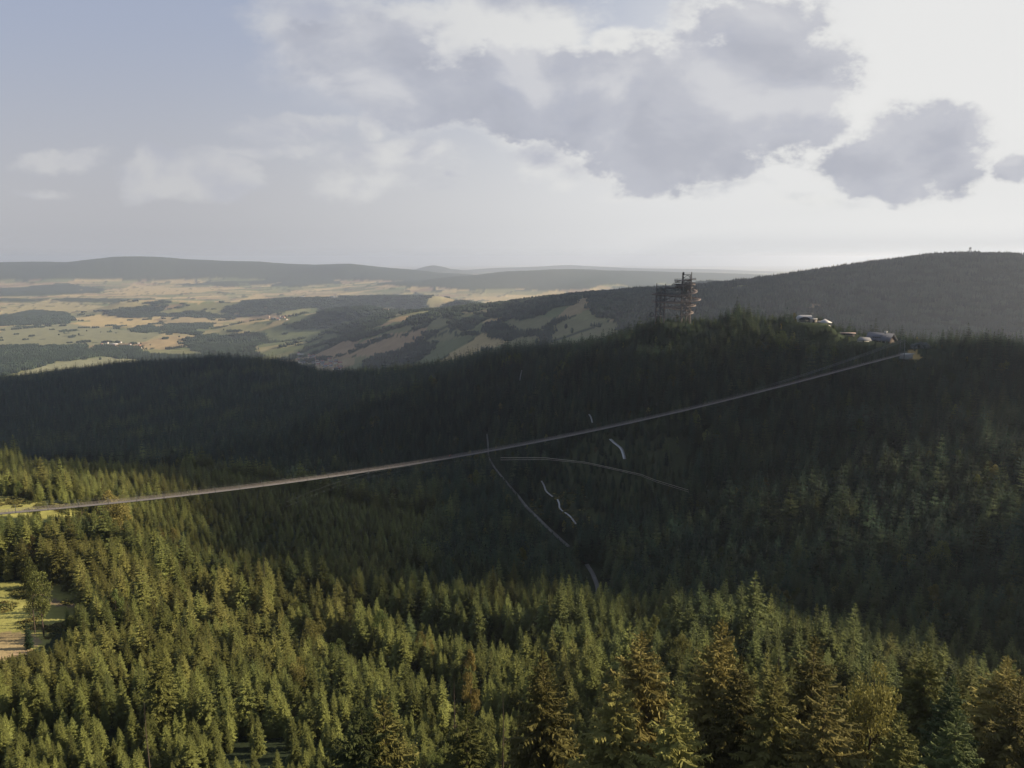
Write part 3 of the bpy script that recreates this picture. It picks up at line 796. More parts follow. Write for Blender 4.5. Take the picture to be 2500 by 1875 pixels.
C_CS = as_collection('lone_leafy', [crown_mesh('lone_tree', *clump(850 + i, False, 4, 3), M_FARWOOD) for i in range(3)])
def shrub_mesh(seed):
    g = np.random.default_rng(seed); V = []; Q4 = []; n = 0
    for i in range(150):
        p = g.normal(0, .5, 3); p[2] = abs(p[2]) * .8; s = .28; a = g.normal(size=3); a /= np.linalg.norm(a); b2 = np.cross(a, g.normal(size=3)); b2 /= np.linalg.norm(b2)
        V += [p - a * s, p + b2 * s * .5, p + a * s, p - b2 * s * .5]; Q4.append([n, n + 1, n + 2, n + 3]); n += 4
    return crown_mesh('shrub_leaves', np.array(V), np.array(Q4), [], M_SHRUB)
C_SH = as_collection('shrubs', [shrub_mesh(900 + i) for i in range(3)])

def scatter(name, pts, yaw, scl, tint, coll, nvar, label=None, cat=None):
    me_ = bpy.data.meshes.new(name); me_.vertices.add(len(pts)); me_.vertices.foreach_set('co', np.asarray(pts, np.float32).ravel())
    for nm, typ, key, arr in (('yaw', 'FLOAT_VECTOR', 'vector', np.c_[rng.normal(0, .03, len(pts)), rng.normal(0, .03, len(pts)), yaw]), ('scl', 'FLOAT_VECTOR', 'vector', scl),
                              ('tint', 'FLOAT', 'value', tint), ('pick', 'INT', 'value', rng.integers(0, nvar, len(pts)))):
        a = me_.attributes.new(nm, typ, 'POINT'); a.data.foreach_set(key, np.asarray(arr, np.int32 if typ == 'INT' else np.float32).ravel())
    o = link_mesh(name, me_)
    ng = bpy.data.node_groups.new(name + '_nodes', 'GeometryNodeTree')
    ng.interface.new_socket('Geometry', in_out='INPUT', socket_type='NodeSocketGeometry'); ng.interface.new_socket('Geometry', in_out='OUTPUT', socket_type='NodeSocketGeometry')
    N = ng.nodes; Lk = ng.links
    gi = N.new('NodeGroupInput'); go = N.new('NodeGroupOutput')
    ci = N.new('GeometryNodeCollectionInfo'); ci.inputs['Collection'].default_value = coll
    ci.inputs['Separate Children'].default_value = True; ci.inputs['Reset Children'].default_value = True
    ip = N.new('GeometryNodeInstanceOnPoints'); ip.inputs['Pick Instance'].default_value = True
    def attr(nm, dt):
        a = N.new('GeometryNodeInputNamedAttribute'); a.data_type = dt; a.inputs['Name'].default_value = nm
        return next(x for x in a.outputs if x.enabled and x.name == 'Attribute')
    Lk.new(gi.outputs[0], ip.inputs['Points']); Lk.new(ci.outputs[0], ip.inputs['Instance'])
    Lk.new(attr('pick', 'INT'), ip.inputs['Instance Index'])
    er = N.new('FunctionNodeEulerToRotation'); Lk.new(attr('yaw', 'FLOAT_VECTOR'), er.inputs[0]); Lk.new(er.outputs[0], ip.inputs['Rotation'])
    Lk.new(attr('scl', 'FLOAT_VECTOR'), ip.inputs['Scale']); Lk.new(ip.outputs[0], go.inputs[0])
    md = o.modifiers.new('scatter', 'NODES'); md.node_group = ng
    tag(o, label, cat, kind='stuff')
    return o

# ------------------------------------------------------------------ fixed places on the far ridge
def on(u, v, y): # ground-standing point: keeps the photo bearing, takes the ground height
    x, yy, _ = P(u, v, y); return np.array([x, yy, H([x], [yy])[0]])
TOWER = on(1648, 775, 842)
STATION = on(1962, 790, 815)
KIOSK = on(1985, 790, 812)
TENT = on(2014, 790, 806)
CHALET = on(2150, 836, 790)
ANNEX = on(2108, 830, 778)
PLATF = on(2070, 812, 800)
SHELTER = on(2248, 850, 745)
LANDING = on(2226, 866, 705)
protect = []   # (x, y, z, halfwidth): sight lines the wood leaves open
def keep_open(p, zoff, hw): protect.append((p[0], p[1], p[2] + zoff, hw))
keep_open(TOWER, 3.5, 26); keep_open(STATION, 4, 9); keep_open(KIOSK, 1.5, 6); keep_open(TENT, 3.0, 8); keep_open(CHALET, 3.5, 17)
keep_open(ANNEX, 2.5, 9); keep_open(PLATF, 1.5, 8); keep_open(SHELTER, 2, 8); keep_open(LANDING, 0, 6); keep_open(LANDING + np.array([3, 8, 3]), 0, 7)
for pl, hw in ((TRAIL[2:], 1.6), (TRAIL2, 8.0)):
    for p in chaikin(pl, 1): keep_open(p, .5, hw)
for pl in TRACKS:
    for p in chaikin(pl, 1): keep_open(p, .6, 1.6)
for p in [hit(*q) for q in [(10, 1440), (60, 1440), (110, 1445), (30, 1470), (80, 1475), (150, 1480), (30, 1500), (90, 1500), (20, 1540), (80, 1545), (120, 1540), (40, 1570), (90, 1570), (10, 1600), (60, 1590), (110, 1475)]]: keep_open(p, 0, 6)
for p in [hit(*q) for q in [(10, 1248), (50, 1245), (90, 1243), (130, 1245), (170, 1250)]]: keep_open(p, 0, 9)
protect = np.array(protect)

def height_limit(x, y, z):
    """tallest tree at each spot that leaves the protected sight lines open"""
    lim = np.full(len(x), 99.0); r = np.hypot(x, y)
    for (px, py, pz, hw) in protect:
        pr = math.hypot(px, py); ux, uy = px / pr, py / pr
        along = x * ux + y * uy; off = np.abs(x * uy - y * ux)
        k = (along > pr - 130) & (along < pr + 2.0) & (off < hw * along / pr + 1.0)
        lim[k] = np.minimum(lim[k], (pz * along[k] / pr) - z[k])
    return lim
solid = [(TOWER, 13), (STATION, 13), (KIOSK, 7), (TENT, 9), (CHALET, 15), (ANNEX, 9), (PLATF, 8), (SHELTER, 9), (LANDING, 7)]
def blocked(x, y):
    k = np.zeros(len(x), bool)
    for p, r in solid: k |= np.hypot(x - p[0], y - p[1]) < r
    for p in clear_polys: k |= inside(p, x, y)
    for pl, w in ((TRAIL, 4.5), (TRAIL2, 4.5), (path3, 3), (lit_path, 4)): k |= polydist(pl, x, y) < w
    for pl in TRACKS: k |= polydist(pl, x, y) < 3
    return k

# bridge line in plan
BA, BB = np.array([-189.0, 280.0]), np.array([343.0, 690.0])
bridge_px = [(0, 1256), (282, 1226), (565, 1195), (825, 1160), (1096, 1113), (1322, 1079), (1492, 1045), (1695, 1000), (1921, 935), (2091, 894), (2170, 876), (2200, 866)]
bt, bz_ = [], []
for (u, v) in bridge_px:
    d = pix_dir(u, v); k = d[0] / d[1]; AB = BB - BA
    tt = (k * BA[1] - BA[0]) / (AB[0] - k * AB[1]); yy = BA[1] + tt * AB[1]
    bt.append(tt); bz_.append(d[2] / d[1] * yy)
bfit = np.polyfit(bt, bz_, 3)
def bridge_pt(t, off=0.0, up=0.0):
    d = (BB - BA) / np.linalg.norm(BB - BA); nrm = np.array([d[1], -d[0]])
    p = BA + (BB - BA) * t + nrm * off
    return np.array([p[0], p[1], np.polyval(bfit, t) + up])

# ------------------------------------------------------------------ the wood
def stand(x, y):
    """mean tree height and golden share over the near slopes"""
    n = len(x); h = np.full(n, 17.0); tint = np.full(n, .05)
    h += 4.5 * fbm(x, y, 70, 2, 101)
    u, v = project(x, y, H(x, y))
    r = np.hypot(x, y)
    h[r < 360] -= 3.5
    k = (r < 255) & (x < 60); h[k] = 10.5 + 2.5 * fbm(x[k], y[k], 40, 2, 102)
    k = (y < 170) & (x < 20); h[k] = 6.8 + 1.3 * fbm(x[k], y[k], 30, 2, 102)
    k = (x > 150) & (r > 330) & (r < 680); h[k] += 4.5 + 3 * fbm(x[k], y[k], 50, 2, 105)
    hum = (x < -60) & (x > -420) & (y > 405) & (y < 600); h[hum] = 8.0 + 2 * fbm(x[hum], y[hum], 40, 2, 103)
    hum2 = (x < -40) & (y > 330) & (y <= 405); h[hum2] = 9.5 + 4 * fbm(x[hum2], y[hum2], 40, 2, 104)
    return h, tint
GAPS = [([(480, 1500), (620, 1545), (800, 1590), (960, 1660), (1100, 1740), (1180, 1790)], 8), ([(860, 1520), (1050, 1560), (1200, 1600), (1320, 1625), (1450, 1630), (1560, 1600)], 7),
        ([(560, 1420), (700, 1470), (900, 1500), (1000, 1490)], 5), ([(1560, 1560), (1700, 1600)], 6)]
def jitter_grid(x0, x1, y0, y1, s):
    gx_, gy_ = np.meshgrid(np.arange(x0, x1, s), np.arange(y0, y1, s)); gx_ = gx_.ravel(); gy_ = gy_.ravel()
    return gx_ + rng.uniform(-.42, .42, len(gx_)) * s, gy_ + rng.uniform(-.42, .42, len(gy_)) * s
def wedge(x, y, a0=-37, a1=41):
    a = np.degrees(np.arctan2(x, y)); return (a > a0) & (a < a1)
_g = [(jitter_grid(-190, 20, 70, 200, 2.9), 0, 190), (jitter_grid(-420, 420, 70, 420, 3.5), 0, 255), (jitter_grid(-1000, 900, 150, 1120, 4.4), 255, 1060)]
_k = [(np.hypot(*q) >= a) & (np.hypot(*q) < b) for q, a, b in _g]
X = np.concatenate([q[0][k] for (q, a, b), k in zip(_g, _k)]); Y = np.concatenate([q[1][k] for (q, a, b), k in zip(_g, _k)])
k = np.ones(len(X), bool); k[_k[0].sum():] = ~((X[_k[0].sum():] < 18) & (X[_k[0].sum():] > -188) & (Y[_k[0].sum():] < 198) & (np.hypot(X[_k[0].sum():], Y[_k[0].sum():]) < 190)); X, Y = X[k], Y[k]
k = (rng.random(len(X)) < .68) | (X < 150) | (np.hypot(X, Y) < 300); X, Y = X[k], Y[k]
k = (np.hypot(X, Y) > 255) | (X < 60) | (rng.random(len(X)) < .62); X, Y = X[k], Y[k]
r = np.hypot(X, Y); rl = np.interp(np.arctan2(X, Y), RA, RR)
k = wedge(X, Y) & (r < 1050) & (r < rl + 160) & (r > 84)
X, Y, r = X[k], Y[k], r[k]
# sun-side trees outside the frame on the right still throw shade
Xs, Ys = jitter_grid(100, 900, -50, 620, 7.0); k = ~wedge(Xs, Ys) & (np.hypot(Xs, Ys) > 90) & (Xs > 0) & (np.degrees(np.arctan2(Xs, Ys)) < 95)
X = np.r_[X, Xs[k]]; Y = np.r_[Y, Ys[k]]; r = np.hypot(X, Y)
k = ~blocked(X, Y); X, Y, r = X[k], Y[k], r[k]
Z = H(X, Y)
hs, tint = stand(X, Y)
hs = hs * rng.lognormal(0, .20, len(X))
# thinner, younger wood below the lift line
thin = np.hypot((X - 85) / 70, (Y - 640) / 80) < 1
k = ~(thin & (rng.random(len(X)) < .45)); X, Y, Z, r, hs, tint, thin = X[k], Y[k], Z[k], r[k], hs[k], tint[k], thin[k]
hs[thin] *= .6
k = rng.random(len(X)) > .08 + .5 * (fbm(X, Y, 45, 2, 111) > .42); X, Y, Z, r, hs, tint = X[k], Y[k], Z[k], r[k], hs[k], tint[k]
for px, py, pz, r0, r1 in PADS:
    k = np.hypot(X - px, Y - py) < r0 + 45; hs[k] = np.minimum(hs[k], rng.uniform(6, 11, k.sum()))
for pix_, w_g in GAPS:
    gp = [hit(*q) for q in pix_]; dd = polydist(gp, X + fbm(X, Y, 25, 2, 181) * 7, Y); hs = np.where(dd < w_g, hs * .38, hs)
lim = height_limit(X, Y, Z); k = lim > 3.0; X, Y, Z, r, hs, tint, lim = X[k], Y[k], Z[k], r[k], hs[k], tint[k], lim[k]
hs = np.minimum(hs, lim)
# keep tree tops clear of the deck
for t in np.linspace(-.1, 1.0, 90):
    p = bridge_pt(t); k = np.hypot(X - p[0], Y - p[1]) < 5.5
    hs[k] = np.minimum(hs[k], p[2] - 2 - Z[k])
k = hs > 2.5; X, Y, Z, r, hs, tint = X[k], Y[k], Z[k], r[k], hs[k], tint[k]
# golden and young trees; sunlit stands painted more golden, the shaded hillside darker
gold = fbm(X, Y, 60, 3, 121)
tint = np.clip(np.where(r > 420, .02, .10) + np.where(r > 420, .14, .35) * ss(.1, .6, gold) + .24 * (r < 330) + .16 * ((X < 0) & (r < 260)) + .14 * ((X < -40) & (r < 190)) + .22 * ((X < -60) & (Y > 330) & (Y < 620)) + rng.normal(0, .07, len(X)) + .18 * ((X < -40) & (Y > 250) & (Y < 620)), 0, 1)
# fixed foreground spruces: (photo px of the top, forward distance, golden share, form)
hero_px = [
    (1752, 1512, 98, .62, 0, 'tall golden-brown spruce with a slim bare leader, highest of the lower right foreground'),
    (1790, 1600, 92, .55, 2, 'dark-topped spruce just right of and below the tallest golden spruce'),
    (1887, 1622, 88, .50, 2, 'narrow foreground spruce with a short pointed top between the two broad golden spruces'),
    (1985, 1555, 96, .75, 1, 'broad rusty brown spruce with a dark double tip in the right foreground'),
    (2018, 1668, 84, .60, 3, 'golden spruce with a dark trunk line below the rusty double-tipped spruce'),
    (1345, 1585, 104, .55, 2, 'slender dark-trunked spruce with drooping boughs at the lower centre of the picture'),
    (1510, 1655, 94, .50, 3, 'olive spruce with a ragged pointed top right of the slender lower centre spruce'),
    (1572, 1540, 112, .62, 1, 'golden spruce rising left of the tallest foreground spruce'),
    (945, 1698, 92, .50, 0, 'golden-tipped spruce with a rusty top at the lower edge left of centre'),
    (872, 1722, 90, .30, 1, 'dark wide spruce at the lower edge beside the rusty-topped one'),
    (1135, 1722, 90, .35, 3, 'sparse spruce with a dark trunk at the lower edge below the centre'),
    (2335, 1645, 92, .15, 2, 'dark green broad pointed spruce between birch and golden spruce at lower right'),
    (2352, 1735, 78, .25, 0, 'almost black spruce at the lower right edge in front of the pointed one'),
    (2452, 1600, 96, .80, 1, 'rusty orange spruce with ragged boughs near the right edge'),
    (2495, 1655, 88, .80, 3, 'large rusty spruce cut off by the right edge'),
    (1640, 1690, 86, .45, 1, 'yellow-green spruce low in front left of the tallest golden spruce'),
    (2200, 1730, 84, .40, 0, 'olive green spruce at the lower edge right of the round-headed tree'),
    (385, 1570, 170, .38, 2, 'blue-green spruce on the inner edge of the lower left clearing'),
    (58, 1562, 196, .05, 2, 'small dark lone spruce standing in the lower left clearing')]
heroes = []
for (u, v, y, tn, form, lab) in hero_px:
    x, yy, zt = P(u, v, y); zg = H([x], [yy])[0]
    if u == 58:
        p = hit(72, 1585); x, yy, zg = p; zt = zg + 9
    heroes.append((x, yy, zg, zt - zg, tn, form, lab))
for hx in heroes:
    k = np.hypot(X - hx[0], Y - hx[1]) > (3.4 if hx[3] > 12 else 2.5); X, Y, Z, r, hs, tint = X[k], Y[k], Z[k], r[k], hs[k], tint[k]
    # nothing lower may stand up in front of a marked tree's head
    pr = math.hypot(hx[0], hx[1]); ux, uy = hx[0] / pr, hx[1] / pr
    al = X * ux + Y * uy; off = np.abs(X * uy - Y * ux); zt = hx[2] + hx[3] * .75
    k = (al < pr) & (al > 60) & (off < 3.0); hs[k] = np.minimum(hs[k], np.maximum(zt * al[k] / pr - Z[k], 3))
near = (r < 125)
hs[near] = np.minimum(hs[near], 6.5 + 4.5 * rng.random(near.sum()))
tint[(r < 150)] += .10; tint = np.clip(tint, 0, .60); tint[(X < 10) & (r < 260)] = np.clip(tint[(X < 10) & (r < 260)], .15, .52); _lf = (X < -60) & (r > 215) & (r < 720); tint[_lf] = np.clip(tint[_lf] + .10, .2, .66)  # left slope painted more golden, as if sunlit

leafmask = (rng.random(len(X)) < .02) | ((r < 125) & (rng.random(len(X)) < .08)) | ((fbm(X, Y, 50, 2, 131) > .5) & (rng.random(len(X)) < .25))

# which 300 spruces show largest: coarse front-to-back coverage count
def visible_rank(X, Y, Z, hs, idx, nmax, kept=None):
    Wd, Hd = 625, 469; cov = np.zeros((Hd, Wd), bool)
    order = np.argsort(np.hypot(X, Y)); score = np.zeros(len(X))
    Ug, Vg = project(X, Y, Z); Ut, Vt = project(X, Y, Z + hs); wid = np.maximum(1.0, .15 * hs * F / np.hypot(X, Y) / 4)
    for i in order:
        if np.hypot(X[i], Y[i]) > 460: break
        if not (-60 < Ut[i] < 2560): continue
        y0, y1 = Vt[i] / 4, Vg[i] / 4; xc = Ut[i] / 4
        ya, yb = int(max(0, y0)), int(min(Hd, y1)); tot = 0
        for yy in range(ya, yb):
            w = wid[i] * (yy - y0) / (y1 - y0 + 1e-6) + .4
            xa, xb = int(max(0, xc - w)), int(min(Wd, xc + w + 1))
            if xb > xa:
                tot += (~cov[yy, xa:xb]).sum(); cov[yy, xa:xb] = True
        score[i] = tot
    return score
score = visible_rank(X, Y, Z, hs, None, 300)
sp_idx = np.nonzero(~leafmask)[0]; lf_idx = np.nonzero(leafmask)[0]
pick_s = sp_idx[np.argsort(-score[sp_idx])][:300 - len(heroes)]
pick_l = lf_idx[np.argsort(-score[lf_idx])][:70]
pick_l = pick_l[score[pick_l] > 8]

ME_A = [(crown_mesh('crown', v[0], v[1], v[2], M_NEEDLE), v[3].mesh('trunk', M_BARK)) for v in VA]
ME_B = [(crown_mesh('crown', v[0], v[1], v[2], M_NEEDLE), v[3].mesh('trunk', M_BARK)) for v in VB]
ME_L = [(crown_mesh('crown', v[0], v[1], v[2], M_LEAF), v[3].mesh('trunk', M_BARK)) for v in LF]
def plant(name, pair, x, y, z, h, h0, tnt, label, cat, group=None, wide=1.0):
    e = empty(name, (x, y, z + CZ), rng.uniform(0, 6.28)); s = h / h0
    e.scale = (s * wide, s * wide, s)
    e.rotation_euler = (rng.normal(0, .02), rng.normal(0, .02), rng.uniform(0, 6.28))
    c = link_mesh('crown', pair[0], e); c['tint'] = float(min(max(tnt, 0), 1))
    link_mesh('trunk', pair[1], e)
    tag(e, label, cat, group)
    return e
for (x, y, z, h, tn, form, lab) in heroes:
    tn = tn + .2 if .32 < tn < .65 else tn
    plant('spruce_tree', ME_A[form] if h > 12 else ME_B[form % 4], x, y, z, h, 26 if h > 12 else 20, tn, lab, 'spruce', 'spruces of the foreground slope', wide=1.12)
    pass
STANDS = [(lambda x, y, r: r < 125, 'in the bottom edge row'),
          (lambda x, y, r: (x < -55) & (r < 215), 'below the left clearing'),
          (lambda x, y, r: x < -60, 'between clearing and bridge'),
          (lambda x, y, r: (x < 45) & (r < 190), 'in the sunlit lower centre stand'),
          (lambda x, y, r: (x < 45), 'near the crest above the valley'),
          (lambda x, y, r: r < 260, 'behind the big golden spruces'),
          (lambda x, y, r: r < 9e9, 'on the shaded slope')]
def spruce_label(i, place):
    u, _ = project(X[i], Y[i], Z[i] + hs[i])
    side = ['at the far left', 'left of centre', 'just left of centre', 'just right of centre', 'right of centre', 'at the far right'][int(np.clip(u / 2500 * 6, 0, 5))]
    size = 'short' if hs[i] < 7 else 'low' if hs[i] < 9.5 else 'medium' if hs[i] < 12.5 else 'tall' if hs[i] < 16 else 'very tall'
    col_ = 'dark green' if tint[i] < .22 else 'green' if tint[i] < .36 else 'yellow-green' if tint[i] < .46 else 'golden-green'
    return f'{size} {col_} spruce {place}, {side}'
for i in pick_s:
    for fn, lab in STANDS:
        if fn(X[i], Y[i], r[i]): break
    lab = spruce_label(i, lab)
    big = r[i] < 135 and hs[i] > 12
    j = int(rng.integers(0, 4))
    plant('spruce_tree', ME_A[j] if big else ME_B[j], X[i], Y[i], Z[i], hs[i], 26 if big else 20, tint[i], lab, 'spruce', 'spruces of the foreground slope', wide=.95 if big else 1.12)
for n_, i in enumerate(pick_l):
    tl_ = rng.uniform(.1, .7)
    lab = spruce_label(i, 'XX').replace('spruce', 'leafy tree').replace('XX', 'in the bottom edge row' if r[i] < 130 else 'between spruces of the left slope' if X[i] < -40 else 'among spruces of the middle slope')
    cw = 'green' if tl_ < .3 else 'yellow-green' if tl_ < .5 else 'golden-green'
    for c_w in ('dark green', 'yellow-green', 'golden-green', 'green'):
        if ' ' + c_w + ' ' in lab: lab = lab.replace(' ' + c_w + ' ', ' ' + cw + ' ', 1); break
    plant('leafy_tree', ME_L[int(rng.integers(0, 3))], X[i], Y[i], Z[i], hs[i] * .85, 16, tl_, lab, 'broadleaf tree', 'leafy trees among the foreground spruces', wide=.8)
for (u, v, y, lab) in [(1228, 1672, 96, 'bare dead trunk with short stubs standing at the lower edge near the centre'), (1108, 1640, 150, 'thin dead spruce pole among green spruces below the centre'),
                       (642, 1345, 300, 'grey dead spruce on the crest of the left slope'), (1905, 1545, 130, 'thin bare trunk behind the tall golden spruces'), (350, 1700, 120, 'slim dead pole in the young stand at the lower left')]:
    x, yy, zt = P(u, v, y); zg = H([x], [yy])[0]; e = empty('dead_tree', (x, yy, zg + CZ), rng.uniform(0, 6)); s_ = max(zt - zg, 6) / 26; e.scale = (s_ * .75, s_ * .75, s_)
    link_mesh('trunk', ME_A[0][1], e); tag(e, lab, 'dead tree')
# leafy trees that stand out
for (u, v, y, h, tn, w, lab) in [
    (2142, 1575, 100, None, .62, .6, 'round-headed golden birch rising among the spruces at the lower right'),
    (1150, 1592, 165, None, .85, .5, 'rusty orange leafy tree standing out of the dark spruces at the lower centre'),
    (725, 1590, 190, None, .7, .5, 'pale golden leafy tree among green spruces left of the lower centre'),
    (1660, 1685, 96, None, .8, .4, 'pinkish small round tree beside the tallest golden spruce'),
    (78, 1310, 300, None, .95, .8, 'pale orange leafy tree on the left slope above the clearing'),
    (385, 1285, 350, None, .8, 1.1, 'wide golden leafy tree on the left slope crest'),
    (420, 1292, 345, None, .7, 1.0, 'golden-topped leafy tree right of the wide one on the left slope crest'),
    (262, 1202, 345, None, .75, 1.2, 'flat-topped leafy tree rising behind the bridge deck'),
    (284, 1204, 348, None, .7, 1.1, 'smaller flat-topped leafy tree touching the bridge deck'),
    (194, 1200, 340, None, .5, .6, 'slim leafy tree overlapping the bridge deck at the left'),
    (84, 1210, 335, None, .45, .6, 'thin leaning leafy tree over the bridge deck near the left edge'),
    (234, 1213, 346, None, .6, .5, 'small golden tree behind the bridge deck at the left'),
    (88, 1360, 235, None, .35, .5, 'bare-stemmed leafy tree with high crown at the back edge of the clearing'),
    (68, 1372, 238, None, .35, .4, 'left one of the bare-stemmed trees at the back edge of the clearing')]:
    x, yy, zt = P(u, v, y); zg = H([x], [yy])[0]
    plant('leafy_tree', ME_L[int(rng.integers(0, 3))], x, yy, zg, max(zt - zg, 5), 16, tn, lab, 'broadleaf tree', None, wide=w)
rest = np.ones(len(X), bool); rest[pick_s] = False; rest[pick_l] = False
def scl_of(h, h0, wide=1.0): s = h / h0; w = s * wide * rng.uniform(.85, 1.15, len(h)); return np.c_[w, w, s]
k = rest & (r < 420) & ~leafmask
scatter('spruce_wood', np.c_[X, Y, Z + CZ][k], rng.uniform(0, 6.28, k.sum()), scl_of(hs[k], 20, 1.15), tint[k], C_B, 4, 'dense spruce wood covering the nearer slopes', 'spruce wood')
k = rest & (r >= 420) & ~leafmask
scatter('spruce_hillside', np.c_[X, Y, Z + CZ][k], rng.uniform(0, 6.28, k.sum()), scl_of(hs[k], 20, 1.25), tint[k], C_C, 3, 'dark spruce forest on the shaded slope beneath the lattice tower', 'spruce forest')
k = rest & leafmask
scatter('leafy_wood', np.c_[X, Y, Z + CZ][k], rng.uniform(0, 6.28, k.sum()), scl_of(hs[k] * .8, 16, .8), rng.random(k.sum()) * .8, C_L, 3, 'scattered leafy trees mixed into the spruce slopes', 'leafy trees')
print('near trees', len(X), 'heroes', len(heroes), 'leafy', len(pick_l))

# farther forested ridge, single coarse trees
X2, Y2 = jitter_grid(-1650, 500, 900, 2400, 6.2)
r2 = np.hypot(X2, Y2); rl2 = np.interp(np.arctan2(X2, Y2), RA, RR)
k = wedge(X2, Y2, -37, 36) & (r2 >= 1050) & (r2 < rl2 + 190); X2, Y2 = X2[k], Y2[k]
k = ~blocked(X2, Y2); X2, Y2 = X2[k], Y2[k]; Z2 = H(X2, Y2)
# a pale ride cut through the left-hand ridge
ride = [hit(*p) for p in [(530, 890), (500, 900), (450, 925), (380, 955), (320, 985)]]
k = polydist(ride, X2, Y2) > 6; X2, Y2, Z2 = X2[k], Y2[k], Z2[k]
h2 = (16 + 4 * fbm(X2, Y2, 120, 2, 141)) * rng.lognormal(0, .22, len(X2))
t2 = np.clip(.04 + .3 * ss(.15, .6, fbm(X2, Y2, 90, 3, 142)) + rng.normal(0, .08, len(X2)), 0, 1)
crest = ((X2 > -330) & (X2 < -60) & (np.hypot(X2, Y2) > np.interp(np.arctan2(X2, Y2), RA, RR) - 60)); t2[crest] = np.clip(t2[crest] + .45, 0, 1)
scatter('spruce_ridge', np.c_[X2, Y2, Z2 + CZ], rng.uniform(0, 6.28, len(X2)), scl_of(h2, 20, 1.45), t2, C_D, 3, 'dark wooded ridge running down to the left behind the valley', 'forest ridge')
print('ridge trees', len(X2))

# woods of the country beyond, in clumps
def far_clumps(r0, r1, s):
    xs, ys = jitter_grid(-r1 * .68, r1 * .70, r0 * .75, r1, s); rq = np.hypot(xs, ys); rl3 = np.interp(np.arctan2(xs, ys), RA, RR)
    k = wedge(xs, ys, -35, 35) & (rq > np.maximum(r0, rl3 + 190)) & (rq < r1); xs, ys = xs[k], ys[k]; rq = rq[k]
    zs = H(xs, ys)
    u, v = project(xs, ys, zs + 20); k = (u > -120) & (u < 2620); xs, ys, zs, rq = xs[k], ys[k], zs[k], rq[k]
    _, w = far_cover(xs, ys)
    w |= (rq < 2400) & (fbm(xs, ys, 500, 3, 91) > -0.3)
    return xs[w], ys[w], zs[w]
xf, yf, zf = [np.concatenate(q) for q in zip(far_clumps(950, 4600, 30), far_clumps(4600, 9200, 38))]
con = (fbm(xf, yf, 600, 2, 151) > -.05) | (xf > 500)
k = con
scatter('conifer_woods', np.c_[xf, yf, zf + CZ - 1][k], rng.uniform(0, 6.28, k.sum()), np.repeat(rng.uniform(.85, 1.2, (k.sum(), 1)), 3, 1), rng.random(k.sum()) * .2, C_CC, 4, 'conifer woods on the hills beyond the tower', 'far woods')
k = ~con
scatter('leafy_woods', np.c_[xf, yf, zf + CZ - 1][k], rng.uniform(0, 6.28, k.sum()), np.repeat(rng.uniform(.8, 1.2, (k.sum(), 1)), 3, 1), rng.random(k.sum()) * .25, C_CD, 4, 'leafy woods and tree belts across the far farmland', 'far woods')
print('clumps', len(xf))
xs, ys = jitter_grid(-3500, 3300, 2600, 7000, 120); rq = np.hypot(xs, ys); k = wedge(xs, ys, -34, 34) & (fbm(xs, ys, 400, 3, 161) > .05) & (rng.random(len(xs)) < .35)
xs, ys = xs[k], ys[k]; zs = H(xs, ys)
scatter('field_trees', np.c_[xs, ys, zs + CZ], rng.uniform(0, 6.28, len(xs)), np.repeat(rng.uniform(.7, 1.3, (len(xs), 1)), 3, 1), rng.random(len(xs)) * .3, C_CS, 3, 'small trees dotted over the far fields', 'field trees')

# low shrubs in the clearings
xs, ys = jitter_grid(-420, 60, 150, 640, 1.7); k = np.zeros(len(xs), bool)
for p in clear_polys: k |= inside(p, xs, ys)
k &= (fbm(xs, ys, 9, 3, 171) > .22) & ~inside(bare, xs, ys) & (polydist(path3, xs, ys) > 2)
kk = (np.hypot((xs - 85) / 70, (ys - 640) / 80) < 1); k |= kk & (rng.random(len(xs)) < .3)
xs, ys = xs[k], ys[k]; zs = H(xs, ys); sc_ = rng.uniform(.6, 1.9, len(xs))
scatter('shrubs', np.c_[xs, ys, zs + CZ - .1], rng.uniform(0, 6.28, len(xs)), np.c_[sc_, sc_, sc_ * .6], rng.random(len(xs)), C_SH, 3, 'low brush and tall grass tufts in the clearings', 'brush')

#==PART2==
# ------------------------------------------------------------------ man-made materials
M_STEEL = simple('galvanised_steel', (.22, .22, .22), .45, .6)
M_DARKST = simple('dark_steel', (.055, .06, .065), .5, .5)
M_GRATE = simple('deck_grating', (.24, .20, .185), .8, .0, var=.12)
M_CABLE = simple('cable', (.11, .125, .125), .6, .3)
M_MESH = simple('railing_mesh', (.21, .185, .17), .7, .1)
M_ROPE = simple('grey_rope', (.20, .225, .22), .6, .3)
M_WIRE_SUNLIT = simple('sunlit_wire', (.55, .50, .42), .5, .2)  # sunlit look painted in; same rope as the dark cable half
M_LARCH = simple('larch_boards', (.27, .215, .19), .75, var=.15)
M_TIMBER = simple('grey_timber', (.16, .14, .13), .85)
M_NET = simple('dark_net', (.03, .05, .05), .8)
M_SLIDE = simple('steel_slide', (.55, .56, .58), .25, .9)
M_WHITE = simple('white_cladding', (.47, .45, .44), .55, var=.06)
M_GLASS = simple('dark_glass', (.03, .035, .045), .12, 0, .8, var=.1)
M_ROOFG = simple('grey_roof', (.13, .135, .155), .6, var=.12)
M_ROOFL = simple('pale_grey_roof', (.24, .235, .225), .7, var=.12)
M_WALLW = simple('timber_wall', (.10, .07, .05), .8)
M_CREAM = simple('cream_render', (.46, .39, .31), .9, var=.1)
M_WALLP = simple('pale_render', (.42, .40, .36), .9, var=.1)
M_ROOFR = simple('tile_roof', (.30, .12, .08), .8)
M_CONC = simple('concrete', (.36, .35, .33), .9, var=.15)
M_TRACK = simple('gravel_path', (.50, .47, .44), .95, var=.2, scale=.6)
M_BOB = simple('steel_track', (.46, .46, .46), .4, .3, var=.08)
